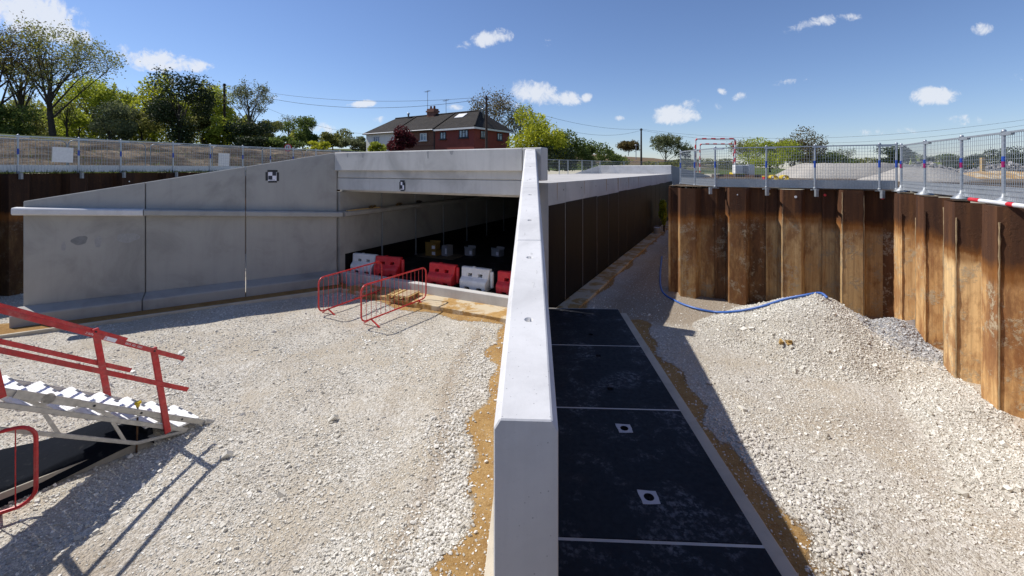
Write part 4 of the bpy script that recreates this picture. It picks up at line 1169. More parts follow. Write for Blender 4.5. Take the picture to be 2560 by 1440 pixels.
# grey crowd barriers standing behind the left fence
cb = ped_barrier('crowd_barrier', 'x', M['galv_dull'], 2.3, .12, 1.12, .019, 14, .0042, 'grey crowd barriers behind the left fence', 'crowd barrier')
ords = ['leftmost', 'second from the left', 'third from the left', 'fourth from the left', 'fifth from the left', 'sixth from the left', 'seventh from the left', 'eighth from the left', 'ninth from the left', 'tenth from the left', 'eleventh from the left', 'twelfth from the left', 'rightmost']
for i in range(13):
    o = cb if i == 0 else copy_tree(cb)
    q = LP - E_*(1.25+.1*math.sin(i*2.1)) + T_*(-1.6+i*2.36)
    zt = terrain(q.x, q.y)
    o.location = (q.x, q.y, zt-.02+.012*i); o.rotation_euler = (0,0,math.atan2(TY, TX)+.04*math.sin(i*1.7))
    o['label'] = f'{ords[i]} of the grey tubular crowd barriers behind the left fence'

# grass along the left pit edge and weeds on the bank
n = 9000
s = rng.uniform(-4, 22, n); off = np.abs(rng.normal(0, .55, n))+.02
off2 = np.where(rng.random(n) < .3, rng.uniform(.5, 7, n), off)
gx = LP.x-E_.x*off2+T_.x*s; gy = LP.y-E_.y*off2+T_.y*s
gz = np.array([terrain(a, b) for a, b in zip(gx, gy)]); gz = np.where(off2 < .9, 3.662, gz)
hh = rng.uniform(.05, .16, n); an = rng.uniform(0, 6.28, n); w = rng.uniform(.008, .02, n)
lx = rng.normal(0, .05, n); ly_ = rng.normal(0, .05, n)
V = np.stack([np.stack([gx-w*np.cos(an), gy-w*np.sin(an), gz], -1), np.stack([gx+w*np.cos(an), gy+w*np.sin(an), gz], -1), np.stack([gx+lx, gy+ly_, gz+hh], -1)], 1).reshape(-1, 3)
tag(np_obj('grass', V, np.arange(3*n).reshape(-1, 3), M['grass']), kind='stuff')

# ------------------------------------------------------------------ house
HK = Vector((-4.17, 47.0)); rotH = -R(33)
hz0 = 3.4; EV = 8.5; RD = 10.75; HL = 18.1; HW = 7.1
X1, X2 = -5.74, -12.4
hs = root('house', 'long two storey terrace with dark tiled roof, red render, brick and cream walls', 'house', (HK.x, HK.y, 0), rotH)
def wall_part(x0, x1, mat, proud=0):
    return MB().box(x0, x1, -proud, HW, hz0, EV).build('wall', mat, hs)
w_red = wall_part(X1, 0, M['red_render'], .0); w_brick = wall_part(X2, X1-.003, M['brick'], -.05); w_iv = wall_part(-HL, X2-.003, M['ivory'], .0)
ov = .35
def P(x, y, z): return (x, y, z)
e0, e1 = EV-.02, RD; yr = HW/2; xr, xl_ = -1.93, -16.4
def roof_piece(name, vs, fs): 
    mb = MB(); lo = [(x, y, z-.12) for x, y, z in vs]; n = len(vs)
    mb.add(vs, fs); mb.add(lo, [tuple(reversed(f)) for f in fs])
    # rim
    ed = {}
    for f in fs:
        for i in range(len(f)): ed.setdefault(tuple(sorted((f[i], f[(i+1)%len(f)]))), []).append((f[i], f[(i+1)%len(f)]))
    for k_, v_ in ed.items():
        if len(v_) == 1: a, b = v_[0]; mb.add([vs[b], vs[a], lo[a], lo[b]], [(0,1,2,3)])
    return mb.build(name, M['tiles'], hs, fix=False)
rv = [(-HL-ov,-ov,e0),(ov,-ov,e0),(ov,HW+ov,e0),(-HL-ov,HW+ov,e0),(xl_,yr,e1),(xr,yr,e1)]
roof = roof_piece('roof', rv, [(0,1,5,4),(1,2,5),(2,3,4,5),(3,0,4)])
nrm = Vector((0, -(e1-e0), yr+ov)).normalized()
for xx in (X1, X2):
    mb = MB(); mb.bar((xx, -ov-.02, e0+.03), (xx, yr, e1+.03), .22, .14); mb.build('verge', M['tiles'], roof)
mb = MB(); mb.tube([(xl_, yr, e1+.02), (xr, yr, e1+.02)], .11, 6); mb.tube([(xr, yr, e1+.02), (ov, -ov, e0+.04)], .10, 6); mb.build('ridge_tile', M['tiles'], roof)
mb = MB(); mb.box(X1, ov, -ov-.02, -ov+.02, e0-.26, e0-.06); mb.box(ov-.02, ov+.02, -ov+.025, HW+ov, e0-.26, e0-.06); mb.build('fascia', M['frame_white'], roof)
mb = MB(); mb.tube([(-HL, -ov-.06, e0-.06), (X1-.03, -ov-.06, e0-.06)], .06, 6); mb.build('gutter', M['frame_white'], roof)
mb = MB(); mb.tube([(X1-.12, -.06, hz0), (X1-.12, -.06, e0-.1)], .05, 6); mb.build('drainpipe', M['frame_dark'], hs)
# skylight on the slope
def on_slope(x, f): return Vector((x, -ov+(yr+ov)*f, e0+(e1-e0)*f))
mb = MB(); a, b, c, d = on_slope(-4.6, .62), on_slope(-3.3, .62), on_slope(-3.3, .86), on_slope(-4.6, .86); mb.extrude([a+nrm*.02, b+nrm*.02, c+nrm*.02, d+nrm*.02], nrm*.07); mb.build('skylight', M['frame_white'], roof)
ch = MB().box(-10.1, -8.9, yr-.45, yr+.45, e1-.6, 11.55).build('chimney', M['brick'], roof)
mb = MB(); mb.box(-10.2, -8.8, yr-.55, yr+.55, 11.1, 11.3); mb.build('chimney_band', M['brick'], roof)
for x in (-9.8, -9.2):
    mb = MB(); mb.lathe([(.14,0),(.12,.35),(.14,.38)], (x, yr, 11.55), 10); mb.build('chimney_pot', M['soot'], roof)
for (x, y, zt, z0) in ((-10.4, yr, 14.0, 10.7), (-8.3, yr+1.2, 12.8, 10.2)):
    mb = MB(); mb.tube([(x, y, z0), (x, y, zt)], .03, 6); mb.bar((x-.45, y, zt-.15), (x+.45, y, zt-.05), .03, .03)
    for k in range(6): mb.bar((x-.4+k*.15, y-.28, zt-.13+k*.02), (x-.4+k*.15, y+.28, zt-.13+k*.02), .02, .02)
    mb.build('aerial', M['galv_dull'], roof)
for (x, y, z, dz) in ((-13.6, yr-.3, e1-.3, .85), (.0, 3.0, 9.5, 1.4)):
    mb = MB(); mb.lathe([(.11,0),(.11,dz-.2),(.17,dz-.18),(.17,dz)], (x-(1.0 if x == 0 else 0), y, z), 10); mb.build('flue', M['galv'], roof)
def window(wall, x0, x1, z0, z1, mat, side=False, sill=True, lights=2):
    def bx(mb, a0, a1, d0, d1, c0, c1):
        if side: mb.box(d0*-1, d1*-1, a0, a1, c0, c1) if d0*-1 < d1*-1 else mb.box(-d1, -d0, a0, a1, c0, c1)
        else: mb.box(a0, a1, min(d0, d1), max(d0, d1), c0, c1)
    t = .09; mb = MB(); y0, y1 = -.07, -.003
    bx(mb, x0, x1, y0, y1, z0, z0+t); bx(mb, x0, x1, y0, y1, z1-t, z1); bx(mb, x0, x0+t, y0, y1, z0+t, z1-t); bx(mb, x1-t, x1, y0, y1, z0+t, z1-t)
    for k in range(1, lights): 
        xx = x0+(x1-x0)*k/lights; bx(mb, xx-t/2, xx+t/2, y0, y1, z0+t, z1-t)
    xx = x0+(x1-x0)*(lights-1)/lights if lights < 3 else x0+(x1-x0)/3
    bx(mb, xx+t/2, xx+(x1-x0)/lights-t/2, y0+.004, y1, z0+(z1-z0)*.66, z0+(z1-z0)*.66+.07)
    f = mb.build('window', mat, wall)
    mb = MB(); bx(mb, x0+t, x1-t, -.03, -.02, z0+t, z1-t); mb.build('pane', M['glass'], f)
    mb = MB(); bx(mb, x0-.1, x1+.1, -.16, -.003, z0-.09, z0-.002); mb.build('sill', M['frame_white'] if mat == M['frame_white'] else M['frame_dark'], f)
window(w_iv, -16.6, -15.4, 7.25, 8.05, M['frame_white'], lights=3)
window(w_red, -4.95, -4.05, 7.25, 8.1, M['frame_dark'])
window(w_red, -2.1, -.78, 7.3, 8.2, M['frame_dark'], lights=3)
window(w_red, 1.15, 2.05, 7.3, 8.15, M['frame_dark'], side=True)
window(w_red, 4.4, 5.45, 7.25, 8.1, M['frame_dark'], side=True)
f = MB().box(-8.25, -6.95, -.02, .045, 7.1, 8.2).build('window_surround', M['soot'], w_brick)
window(w_brick, -8.15, -7.05, 7.2, 8.1, M['frame_white'])
mb = MB(); mb.box(X2, X1-.3, .0, .046, 6.55, 6.68); mb.build('brick_course', M['soot'], w_brick)
# parked car whose roof just shows over the headwall
cx, cy = bearing(1140, 36); car = root('parked_car', 'silver car parked in front of the red house, only its roof showing', 'car', (cx, cy, terrain(cx, cy)+.0), -.25)
prof = [(-2.1,.35),(-2.15,.75),(-1.5,.95),(-.9,1.42),(.5,1.46),(1.2,1.0),(2.0,.85),(2.1,.4)]
MB().extrude([(x, -.85, z) for x, z in prof], (0, 1.7, 0)).build('body', M['far_grey'], car, .08, 2)
for y in (-.86, .86):
    mb = MB(); mb.extrude([(x, y-.004 if y < 0 else y-.006, z) for x, z in ((-1.3,1.0),(-.85,1.36),(.45,1.39),(.95,1.02))], (0, .01, 0)); mb.build('window', M['glass'], car)
    for x in (-1.35, 1.35):
        mb = MB(); n = 16; mb.extrude([(x+.32*math.cos(6.2832*k/n), y-.12 if y > 0 else y-.02, .32+.32*math.sin(6.2832*k/n)) for k in range(n)], (0, .14, 0)); mb.build('wheel', M['rubber'], car)

# ------------------------------------------------------------------ poles and wires
poles = {}
for (key, px, top, d, lab, r) in (('a', 561, 209, 56, 'tall dark timber pole among the trees on the left bank', .19), ('b', 1216, 239, 43, 'dark timber pole standing in front of the red house', .15), ('c', 1603, 321, 70, 'dark timber pole alone in the open field behind the tunnel', .17)):
    x, y = bearing(px, d); z0 = terrain(x, y); zt = CZ+(423-top)/F*d; poles[key] = Vector((x, y, zt))
    rt = root('telegraph_pole', lab, 'pole', (x, y, z0), 0, 'telegraph poles')
    MB().tube([(0,0,-.3), (0,0,(zt-z0)*.5), (0,0,zt-z0)], [r, r*.85, r*.7], 10).build('shaft', M['wood_dark'], rt)
    mb = MB(); mb.bar((-.22, 0, zt-z0-.25), (.22, 0, zt-z0-.25), .06, .08); mb.build('bracket', M['wood_dark'], rt)
    for xx in (-.18, .18):
        mb = MB(); mb.lathe([(.03,0),(.05,.05),(.04,.12)], (xx, 0, zt-z0-.2), 8); mb.build('insulator', M['galv_dull'], rt)
def cable(label, a, b, sag, r):
    pts_ = [a.lerp(b, t)-Vector((0,0,sag*4*t*(1-t))) for t in np.linspace(0, 1, 22)]
    o = MB().tube([p-a for p in pts_], r, 5).build('overhead_wire', M['wire'], loc=a); tag(o, label, 'wire')
dz = Vector((0,0,-.12))
xE, yE = bearing(2760, 48); pe = Vector((xE, yE, CZ+(423-268)/F*48)); 
cable('upper overhead wire from the bank pole to the pole by the house', poles['a']+dz, poles['b']+dz, 1.15, .016)
cable('lower overhead wire from the bank pole to the pole by the house', poles['a']+dz*4, poles['b']+dz*2.5, 1.7, .020)
cable('upper overhead wire from the house pole to the field pole', poles['b']+dz, poles['c']+dz, 1.0, .016)
cable('lower overhead wire from the house pole to the field pole', poles['b']+dz*2.5, poles['c']+dz*2.5, 2.0, .016)
cable('upper overhead wire running right from the field pole', poles['c']+dz, pe, 2.4, .014)
cable('lower overhead wire running right from the field pole', poles['c']+dz*2.5, pe+Vector((0,0,-.5)), 2.8, .014)
hq = HK + Vector((math.cos(rotH), math.sin(rotH)))*(-17.5)
cable('thin service wire dropping from the bank pole to the house', poles['a']+dz*3, Vector((hq.x, hq.y, 8.4)), 1.2, .013)
# slim lamp column in the field
x, y = bearing(1590, 120); z0 = terrain(x, y); rt = root('lamp_column', 'slim grey lamp column beside the oak in the field', 'lamp column', (x, y, z0))
zt = CZ+(423-362)/F*120-z0
MB().tube([(0,0,-.2), (0,0,zt-.3)], .10, 8).build('column', M['galv_dull'], rt); mb = MB(); mb.lathe([(.1,0),(.4,.1),(.35,.4),(.1,.45)], (0,0,zt-.35), 10); mb.build('lamp', M['galv_dull'], rt)
# round traffic sign on the bank
x, y = bearing(720, 30); z0 = terrain(x, y); rt = root('traffic_sign', 'round white sign with a red rim behind the left fence', 'traffic sign', (x, y, z0), 0)
zc = CZ+(423-369)/F*30-z0
MB().tube([(0,0.03,-.1),(0,.03,zc)], .03, 8).build('post', M['galv_dull'], rt)
n = 20
for (r, yy, m, nm) in ((.27, 0, 'red_plastic', 'rim'), (.20, -.012, 'white_paint', 'face')):
    mb = MB(); mb.extrude([(r*math.cos(6.2832*k/n), yy, zc+r*math.sin(6.2832*k/n)) for k in range(n)], (0, -.011, 0)); mb.build(nm, M[m], rt)
for xx in (-.07, .06):
    mb = MB(); mb.box(xx-.03, xx+.03, -.030, -.024, zc-.1, zc+.1); mb.build('symbol', M['ink'] if xx < 0 else M['red_plastic'], rt)

# ------------------------------------------------------------------ right of the pit: goalposts, cabinet, heaps, machines
def striped(parent, pts_, r, step=.32):
    P_ = [Vector(p) for p in pts_]; tot = 0; k = 0
    for a, b in zip(P_[:-1], P_[1:]):
        L = (b-a).length; n = max(1, round(L/step))
        for i in range(n):
            mb = MB(); mb.tube([a.lerp(b, i/n), a.lerp(b, (i+1)/n)], r, 8)
            mb.build('red_band' if k % 2 == 0 else 'white_band', M['red_plastic'] if k % 2 == 0 else M['white_plastic'], parent); k += 1
for (px0, px1, top, d, lab) in ((1739, 1838, 347, 40, 'nearer and taller red and white striped goalpost over the site road'), (1750, 1834, 360, 46, 'farther red and white striped goalpost framed by the nearer one')):
    x0, y = bearing(px0, d); x1, _ = bearing(px1, d); z0 = terrain((x0+x1)/2, y); zt = CZ+(423-top)/F*d
    rt = root('goalpost', lab, 'height goalpost', ((x0+x1)/2, y, z0), 0, 'striped height goalposts')
    w = (x1-x0)/2; h = zt-z0
    striped(rt, [(-w, 0, 0), (-w, 0, h-.15), (-w+.15, 0, h), (w-.15, 0, h), (w, 0, h-.15), (w, 0, 0)], .075, .40)
    for xx in (-w, w):
        mb = MB(); mb.box(xx-.3, xx+.3, -.3, .3, -.02, .22); mb.build('foot_block', M['yellow_plastic'], rt)
x, y = bearing(1853, 31); z0 = terrain(x, y); cab = root('control_cabinet', 'pale grey control cabinet on legs beside the goalposts', 'cabinet', (x, y, z0), .05)
zc = CZ-(424-423)/F*31-z0
MB().box(-.55, .45, -.2, .2, .22, zc+.32).build('body', M['white_paint'], cab, .02)
MB().box(-.5, -.06, -.215, -.203, .27, zc+.27).build('door', M['galv'], cab); MB().box(.0, .4, -.215, -.203, .27, zc+.27).build('door', M['galv_dull'], cab)
MB().box(.50, .95, -.1, .1, .1, zc+.36).build('side_box', M['galv'], cab)
for xx in (-.5, .4): MB().box(xx-.04, xx+.04, -.1, .1, -.02, .219).build('leg', M['galv_dull'], cab)
# stockpiles: lumpy cones
def stockpile(label, cx, cy, rx, ry, h, mat, rz=0, seed=0, flat=.55, nm='stockpile', bump=.06, cat='stockpile'):
    n = 56; m = 18; vs = []; z0 = terrain(cx, cy)-.05
    for j in range(m+1):
        t = j/m; prof_ = min(1, (1-t)/flat) if flat < 1 else 1-t
        for i in range(n):
            a = 6.2832*i/n; wob = 1+.10*math.sin(3*a+seed)+.07*math.sin(5*a+seed*2)
            x = rx*t*wob*math.cos(a); y = ry*t*wob*math.sin(a)
            z = h*prof_**.9+bump*mnoise.noise(Vector((x*1.2+seed, y*1.2, seed)))*(1 if t < .95 else 0)*(1+h*.4)+bump*.5*mnoise.noise(Vector((x*4+seed, y*4, seed)))
            vs.append((x, y, z if t < .999 else -.1))
    mb = MB(); mb.add(vs, [(j*n+i, j*n+(i+1)%n, (j+1)*n+(i+1)%n, (j+1)*n+i) for j in range(m) for i in range(n)], 0, True)
    o = mb.build(nm, mat, loc=(cx, cy, z0)); o.rotation_euler = (0,0,rz); return tag(o, label, cat)
x, y = bearing(2125, 27); stockpile('long pale flat topped gravel stockpile beyond the fence corner', x, y, 4.4, 2.6, .95, M['heap'], -.1, 1, .38)
x, y = bearing(2300, 20.5); stockpile('grey gravel stockpile behind the right hand fence', x, y, 2.5, 2.0, .66, M['heap'], .2, 2, .7)
x, y = bearing(2500, 26); stockpile('low tan spoil heap farthest right beyond the fence', x, y, 4.2, 2.2, .45, M['footing'], 0, 4, .7)
M['rubble'] = stone('broken rubble', (.16,.15,.145), (.42,.40,.38))
# long rubble bund made of broken stone
n = 5200; bx = rng.uniform(2215, 2760, n); bd = rng.normal(38, 1.0, n); th = rng.random(n)
X = (bx-1280)/F*bd; Z = np.array([terrain(a, b) for a, b in zip(X, bd)])+th*1.15*np.clip(1-np.abs(bd-38)/2.2, 0, 1)*(.75+.35*np.sin(X*.9)) - .04
V, Fc = stones(np.stack([X, bd, Z], -1), rng.uniform(.06, .17, n))
tag(np_obj('rubble_bund', V, Fc, M['rubble']), kind='stuff')
# timber stakes with a top rail behind the stockpiles
def stake_fence(label, pxa, pxb, d, n, h, mat):
    xa, y = bearing(pxa, d); xb, _ = bearing(pxb, d); rt = root('stake_fence', label, 'fence', (xa, y, terrain(xa, y)))
    for i in range(n):
        x = (xb-xa)*i/(n-1); hh_ = h*random.uniform(.85, 1.1); mb = MB(); mb.bar((x, 0, -.1), (x+random.uniform(-.05,.05), 0, hh_), .09, .09, up=(0,1,0)); mb.build('stake', mat, rt)
    mb = MB(); mb.bar((0, .06, h*.8), (xb-xa, .06, h*.78), .03, .06); mb.build('rail', mat, rt)
M['stake'] = simple('weathered stake', (.20,.12,.06), .85, .3, 8)
stake_fence('row of weathered timber stakes in front of the far hedge', 2075, 2235, 46, 17, 1.0, M['stake'])
for (px, d, h) in ((2456, 30, 1.35),):
    x, y = bearing(px, d); o = MB().box(-.12, .12, -.09, .09, -.1, h).build('timber_post', M['pine'], loc=(x, y, terrain(x, y)), bevel=.015); tag(o, 'thick pale timber post in front of the rubble bund', 'post')
# excavators
def excavator(label, x, y, rz, paint, folded):
    rt = root('excavator', label, 'excavator', (x, y, terrain(x, y)), rz, 'excavators working in the distance')
    for yy in (-1.05, 1.05):
        a = [(-1.7,.35),(-1.5,.12),(-1.2,0),(1.2,0),(1.5,.12),(1.7,.35),(1.7,.55),(1.4,.85),(-1.4,.85),(-1.7,.55)]
        MB().extrude([(px, yy-.28, pz) for px, pz in a], (0,.56,0)).build('track', M['rubber'], rt, .04)
    MB().box(-.8, .8, -.76, .76, .3, .95).build('undercarriage', M['rubber'], rt)
    body = [(-2.1,1.05),(-2.25,1.4),(-2.1,2.0),(-.6,2.1),(.2,1.7),(1.5,1.5),(1.5,1.05)]
    MB().extrude([(px, -1.2, pz) for px, pz in body], (0,2.4,0)).build('house', paint, rt, .06, 2)
    cabp = [(.1,1.72),(.1,2.95),(1.2,2.95),(1.55,2.1),(1.5,1.52)]
    c = MB().extrude([(px, -1.18, pz) for px, pz in cabp], (0,1.05,0)).build('cab', M['glass'] if False else M['frame_dark'], rt, .04)
    MB().box(.05, 1.25, -1.2, -.11, 2.955, 3.05).build('cab_roof', paint, c)
    MB().box(.25, 1.1, -1.195, -1.183, 1.95, 2.8).build('window', M['glass'], c)
    if folded: bp = [(1.2,.2,1.5),(1.9,.2,3.5),(2.6,.2,4.0)]; sp_ = [(2.6,.2,4.0),(3.0,.2,1.2)]; bk = (3.0,.2,1.1)
    else: bp = [(1.2,.2,1.5),(2.6,.2,3.2),(4.6,.2,3.1)]; sp_ = [(4.6,.2,3.1),(5.2,.2,1.3)]; bk = (5.2,.2,1.2)
    mb = MB(); [mb.bar(a, b, .42, .6, up=(0,1,0)) for a, b in zip(bp[:-1], bp[1:])]; mb.build('boom', paint, rt, .04)
    mb = MB(); mb.bar(sp_[0], sp_[1], .34, .45, up=(0,1,0)); mb.build('stick', paint, rt, .04)
    b = [(0,0),(.5,-.1),(.6,-.6),(.2,-1.0),(-.35,-.9),(-.2,-.5)]
    MB().extrude([(bk[0]+px, -.3, bk[2]+pz) for px, pz in b], (0,1.0,0)).build('bucket', M['rubber'], rt)
    return rt
x, y = bearing(2428, 108); excavator('yellow excavator with dark cab working above the rubble bund', x, y, R(168), M['machine_yellow'], False)
x, y = bearing(2318, 98); excavator('pale lime excavator with its arm folded upright behind the stockpile', x, y, R(150), M['machine_lime'], True)
# row of small red and white road barriers far behind the stockpiles
rows = ['leftmost', 'second', 'third', 'fourth', 'rightmost']
rb0 = None
def road_barrier(label, x, y, z, rz, first):
    rt = root('road_barrier', label, 'road barrier', (x, y, z), rz, 'small red and white road barriers by the excavators')
    pr = [(-.25,0),(-.2,.2),(-.07,.45),(-.06,.9),(.06,.9),(.07,.45),(.2,.2),(.25,0)]
    for k in range(4):
        mb = MB(); mb.extrude([(-.6+k*.3+.002, yy, zz) for yy, zz in pr], (.296, 0, 0)); mb.build('white_section' if (k+first) % 2 else 'red_section', M['white_plastic'] if (k+first) % 2 else M['red_plastic'], rt)
    return rt
for i, px in enumerate((2250, 2268, 2288, 2308, 2328)):
    x, y = bearing(px, 42+i*.4); road_barrier(f'{rows[i]} small red and white road barrier of the far row left of the rubble', x, y, terrain(x, y)+.0, .05, i)
# plastic feet, striped boards and hose hoops lying just behind the piles
x, y = bearing(1938, 13.0); o = root('striped_board', 'red and white striped board lying flat on the pile edge', 'striped board', (x, y, 3.285), -.42)
for k in range(6): MB().box(-.55+k*.18, -.55+k*.18+.178, -.10, .10, 0, .05).build('red_band' if k % 2 == 0 else 'white_band', M['red_plastic'] if k % 2 == 0 else M['white_plastic'], o)
for (px, d, lab) in ((1988, 12.75, 'red plastic barrier foot left of the third fence post on the piles'), (2041, 12.45, 'red plastic barrier foot right under the fence post over the piles')):
    x, y = bearing(px, d); rt = root('barrier_foot', lab, 'barrier foot', (x, y, 3.285), -.4)
    MB().hull2([(-.20,-.12,0),(.20,-.12,0),(.20,.12,0),(-.20,.12,0)], [(-.25,-.14,.09),(.25,-.14,.09),(.25,.14,.09),(-.25,.14,.09)]).build('block', M['red_plastic'], rt, .015)
    MB().box(-.06, .06, -.05, .05, .091, .10).build('slot', M['black_hole'], rt)
for (px, lab) in ((1932, 'left coil of yellow hose behind the fence'), (1960, 'right coil of yellow hose behind the fence')):
    x, y = bearing(px, 20); mb = MB()
    for k in range(4): mb.tube([(.16*math.cos(a), .07*(k-1.5), .14+.12*math.sin(a)) for a in np.linspace(0, 6.2832, 18)[:-1]], .024, 6, closed=True)
    tag(mb.build('hose_coil', M['yellow_plastic'], loc=(x, y, terrain(x, y)-.0)), lab, 'hose coil')
x, y = bearing(1913, 20); rt = root('safety_box', 'small orange and yellow box next to the yellow hose coils', 'box', (x, y, terrain(x, y)), .2)
MB().box(-.10, .10, -.08, .08, 0, .2).build('body', M['red_plastic'], rt, .02); MB().box(-.11, .11, -.09, .09, .201, .24).build('lid', M['yellow_plastic'], rt, .01)
# long striped pole lying along the right pit edge
qa = bearing(2425, 7.27); qb = bearing(2640, 5.33); a = Vector((qa[0], qa[1], 3.29)); b = Vector((qb[0], qb[1], 3.29)); rt = root('striped_pole', 'white pole with red ends lying on the right pile edge under the fence', 'striped pole', a)
for k, (t0, t1) in enumerate(((0, .16), (.16, .52), (.52, .60), (.60, 1))): MB().tube([(b-a)*t0, (b-a)*t1], .034, 10).build('white_band' if k % 2 else 'red_band', M['white_plastic'] if k % 2 else M['red_plastic'], rt)
# bucket by the tunnel side
x, y = bearing(1643, 25.5); bk = root('bucket', 'white bucket on the ground at the far end of the tunnel side', 'bucket', (x, y, FLOOR))
MB().lathe([(.15,0),(.19,.40),(.20,.40),(.20,.42),(.18,.42),(.14,.02)], n=18).build('body', M['white_plastic'], bk); MB().tube([(.2*math.cos(a), .02, .40+.12*math.sin(a)) for a in np.linspace(0, math.pi, 9)], .008, 5).build('handle', M['galv_dull'], bk)
# far mesh fence behind the tunnel roof
pts_ = []
for (px, d) in ((1362, 30), (1398, 31), (1420, 32), (1455, 33), (1480, 34.5), (1500, 36), (1560, 38.5), (1640, 41)):
    x, y = bearing(px, d); pts_.append((x, y, 3.33))
def light_fence(label, P_, h):
    rt = root('site_fence', label, 'fence', P_[0]); L_ = [Vector(p)-Vector(P_[0]) for p in P_]
    for p in L_: MB().tube([p, p+Vector((0,0,h))], .03, 8).build('post', M['galv'], rt)
    for a, b in zip(L_[:-1], L_[1:]):
        mb = MB(); up = Vector((0,0,1)); n = max(2, int((b-a).length/.11))
        for i in range(1, n): q = a.lerp(b, i/n); mb.bar(q, q+up*h, .008, .008)
        for j in range(6): mb.bar(a+up*(.05+j*h/5.2), b+up*(.05+j*h/5.2), .009, .009)
        mb.bar(a+up*h, b+up*h, .04, .04); mb.build('mesh_panel', M['galv_dull'], rt)
light_fence('mesh fence running behind the flat tunnel roof', pts_, 1.15)
pts_ = []
for (px, d) in ((1645, 44), (1700, 44), (1745, 43), (1795, 42), (1850, 41)):
    x, y = bearing(px, d); pts_.append((x, y, terrain(x, y)))
light_fence('distant mesh fence around the striped goalposts', pts_, 1.3)

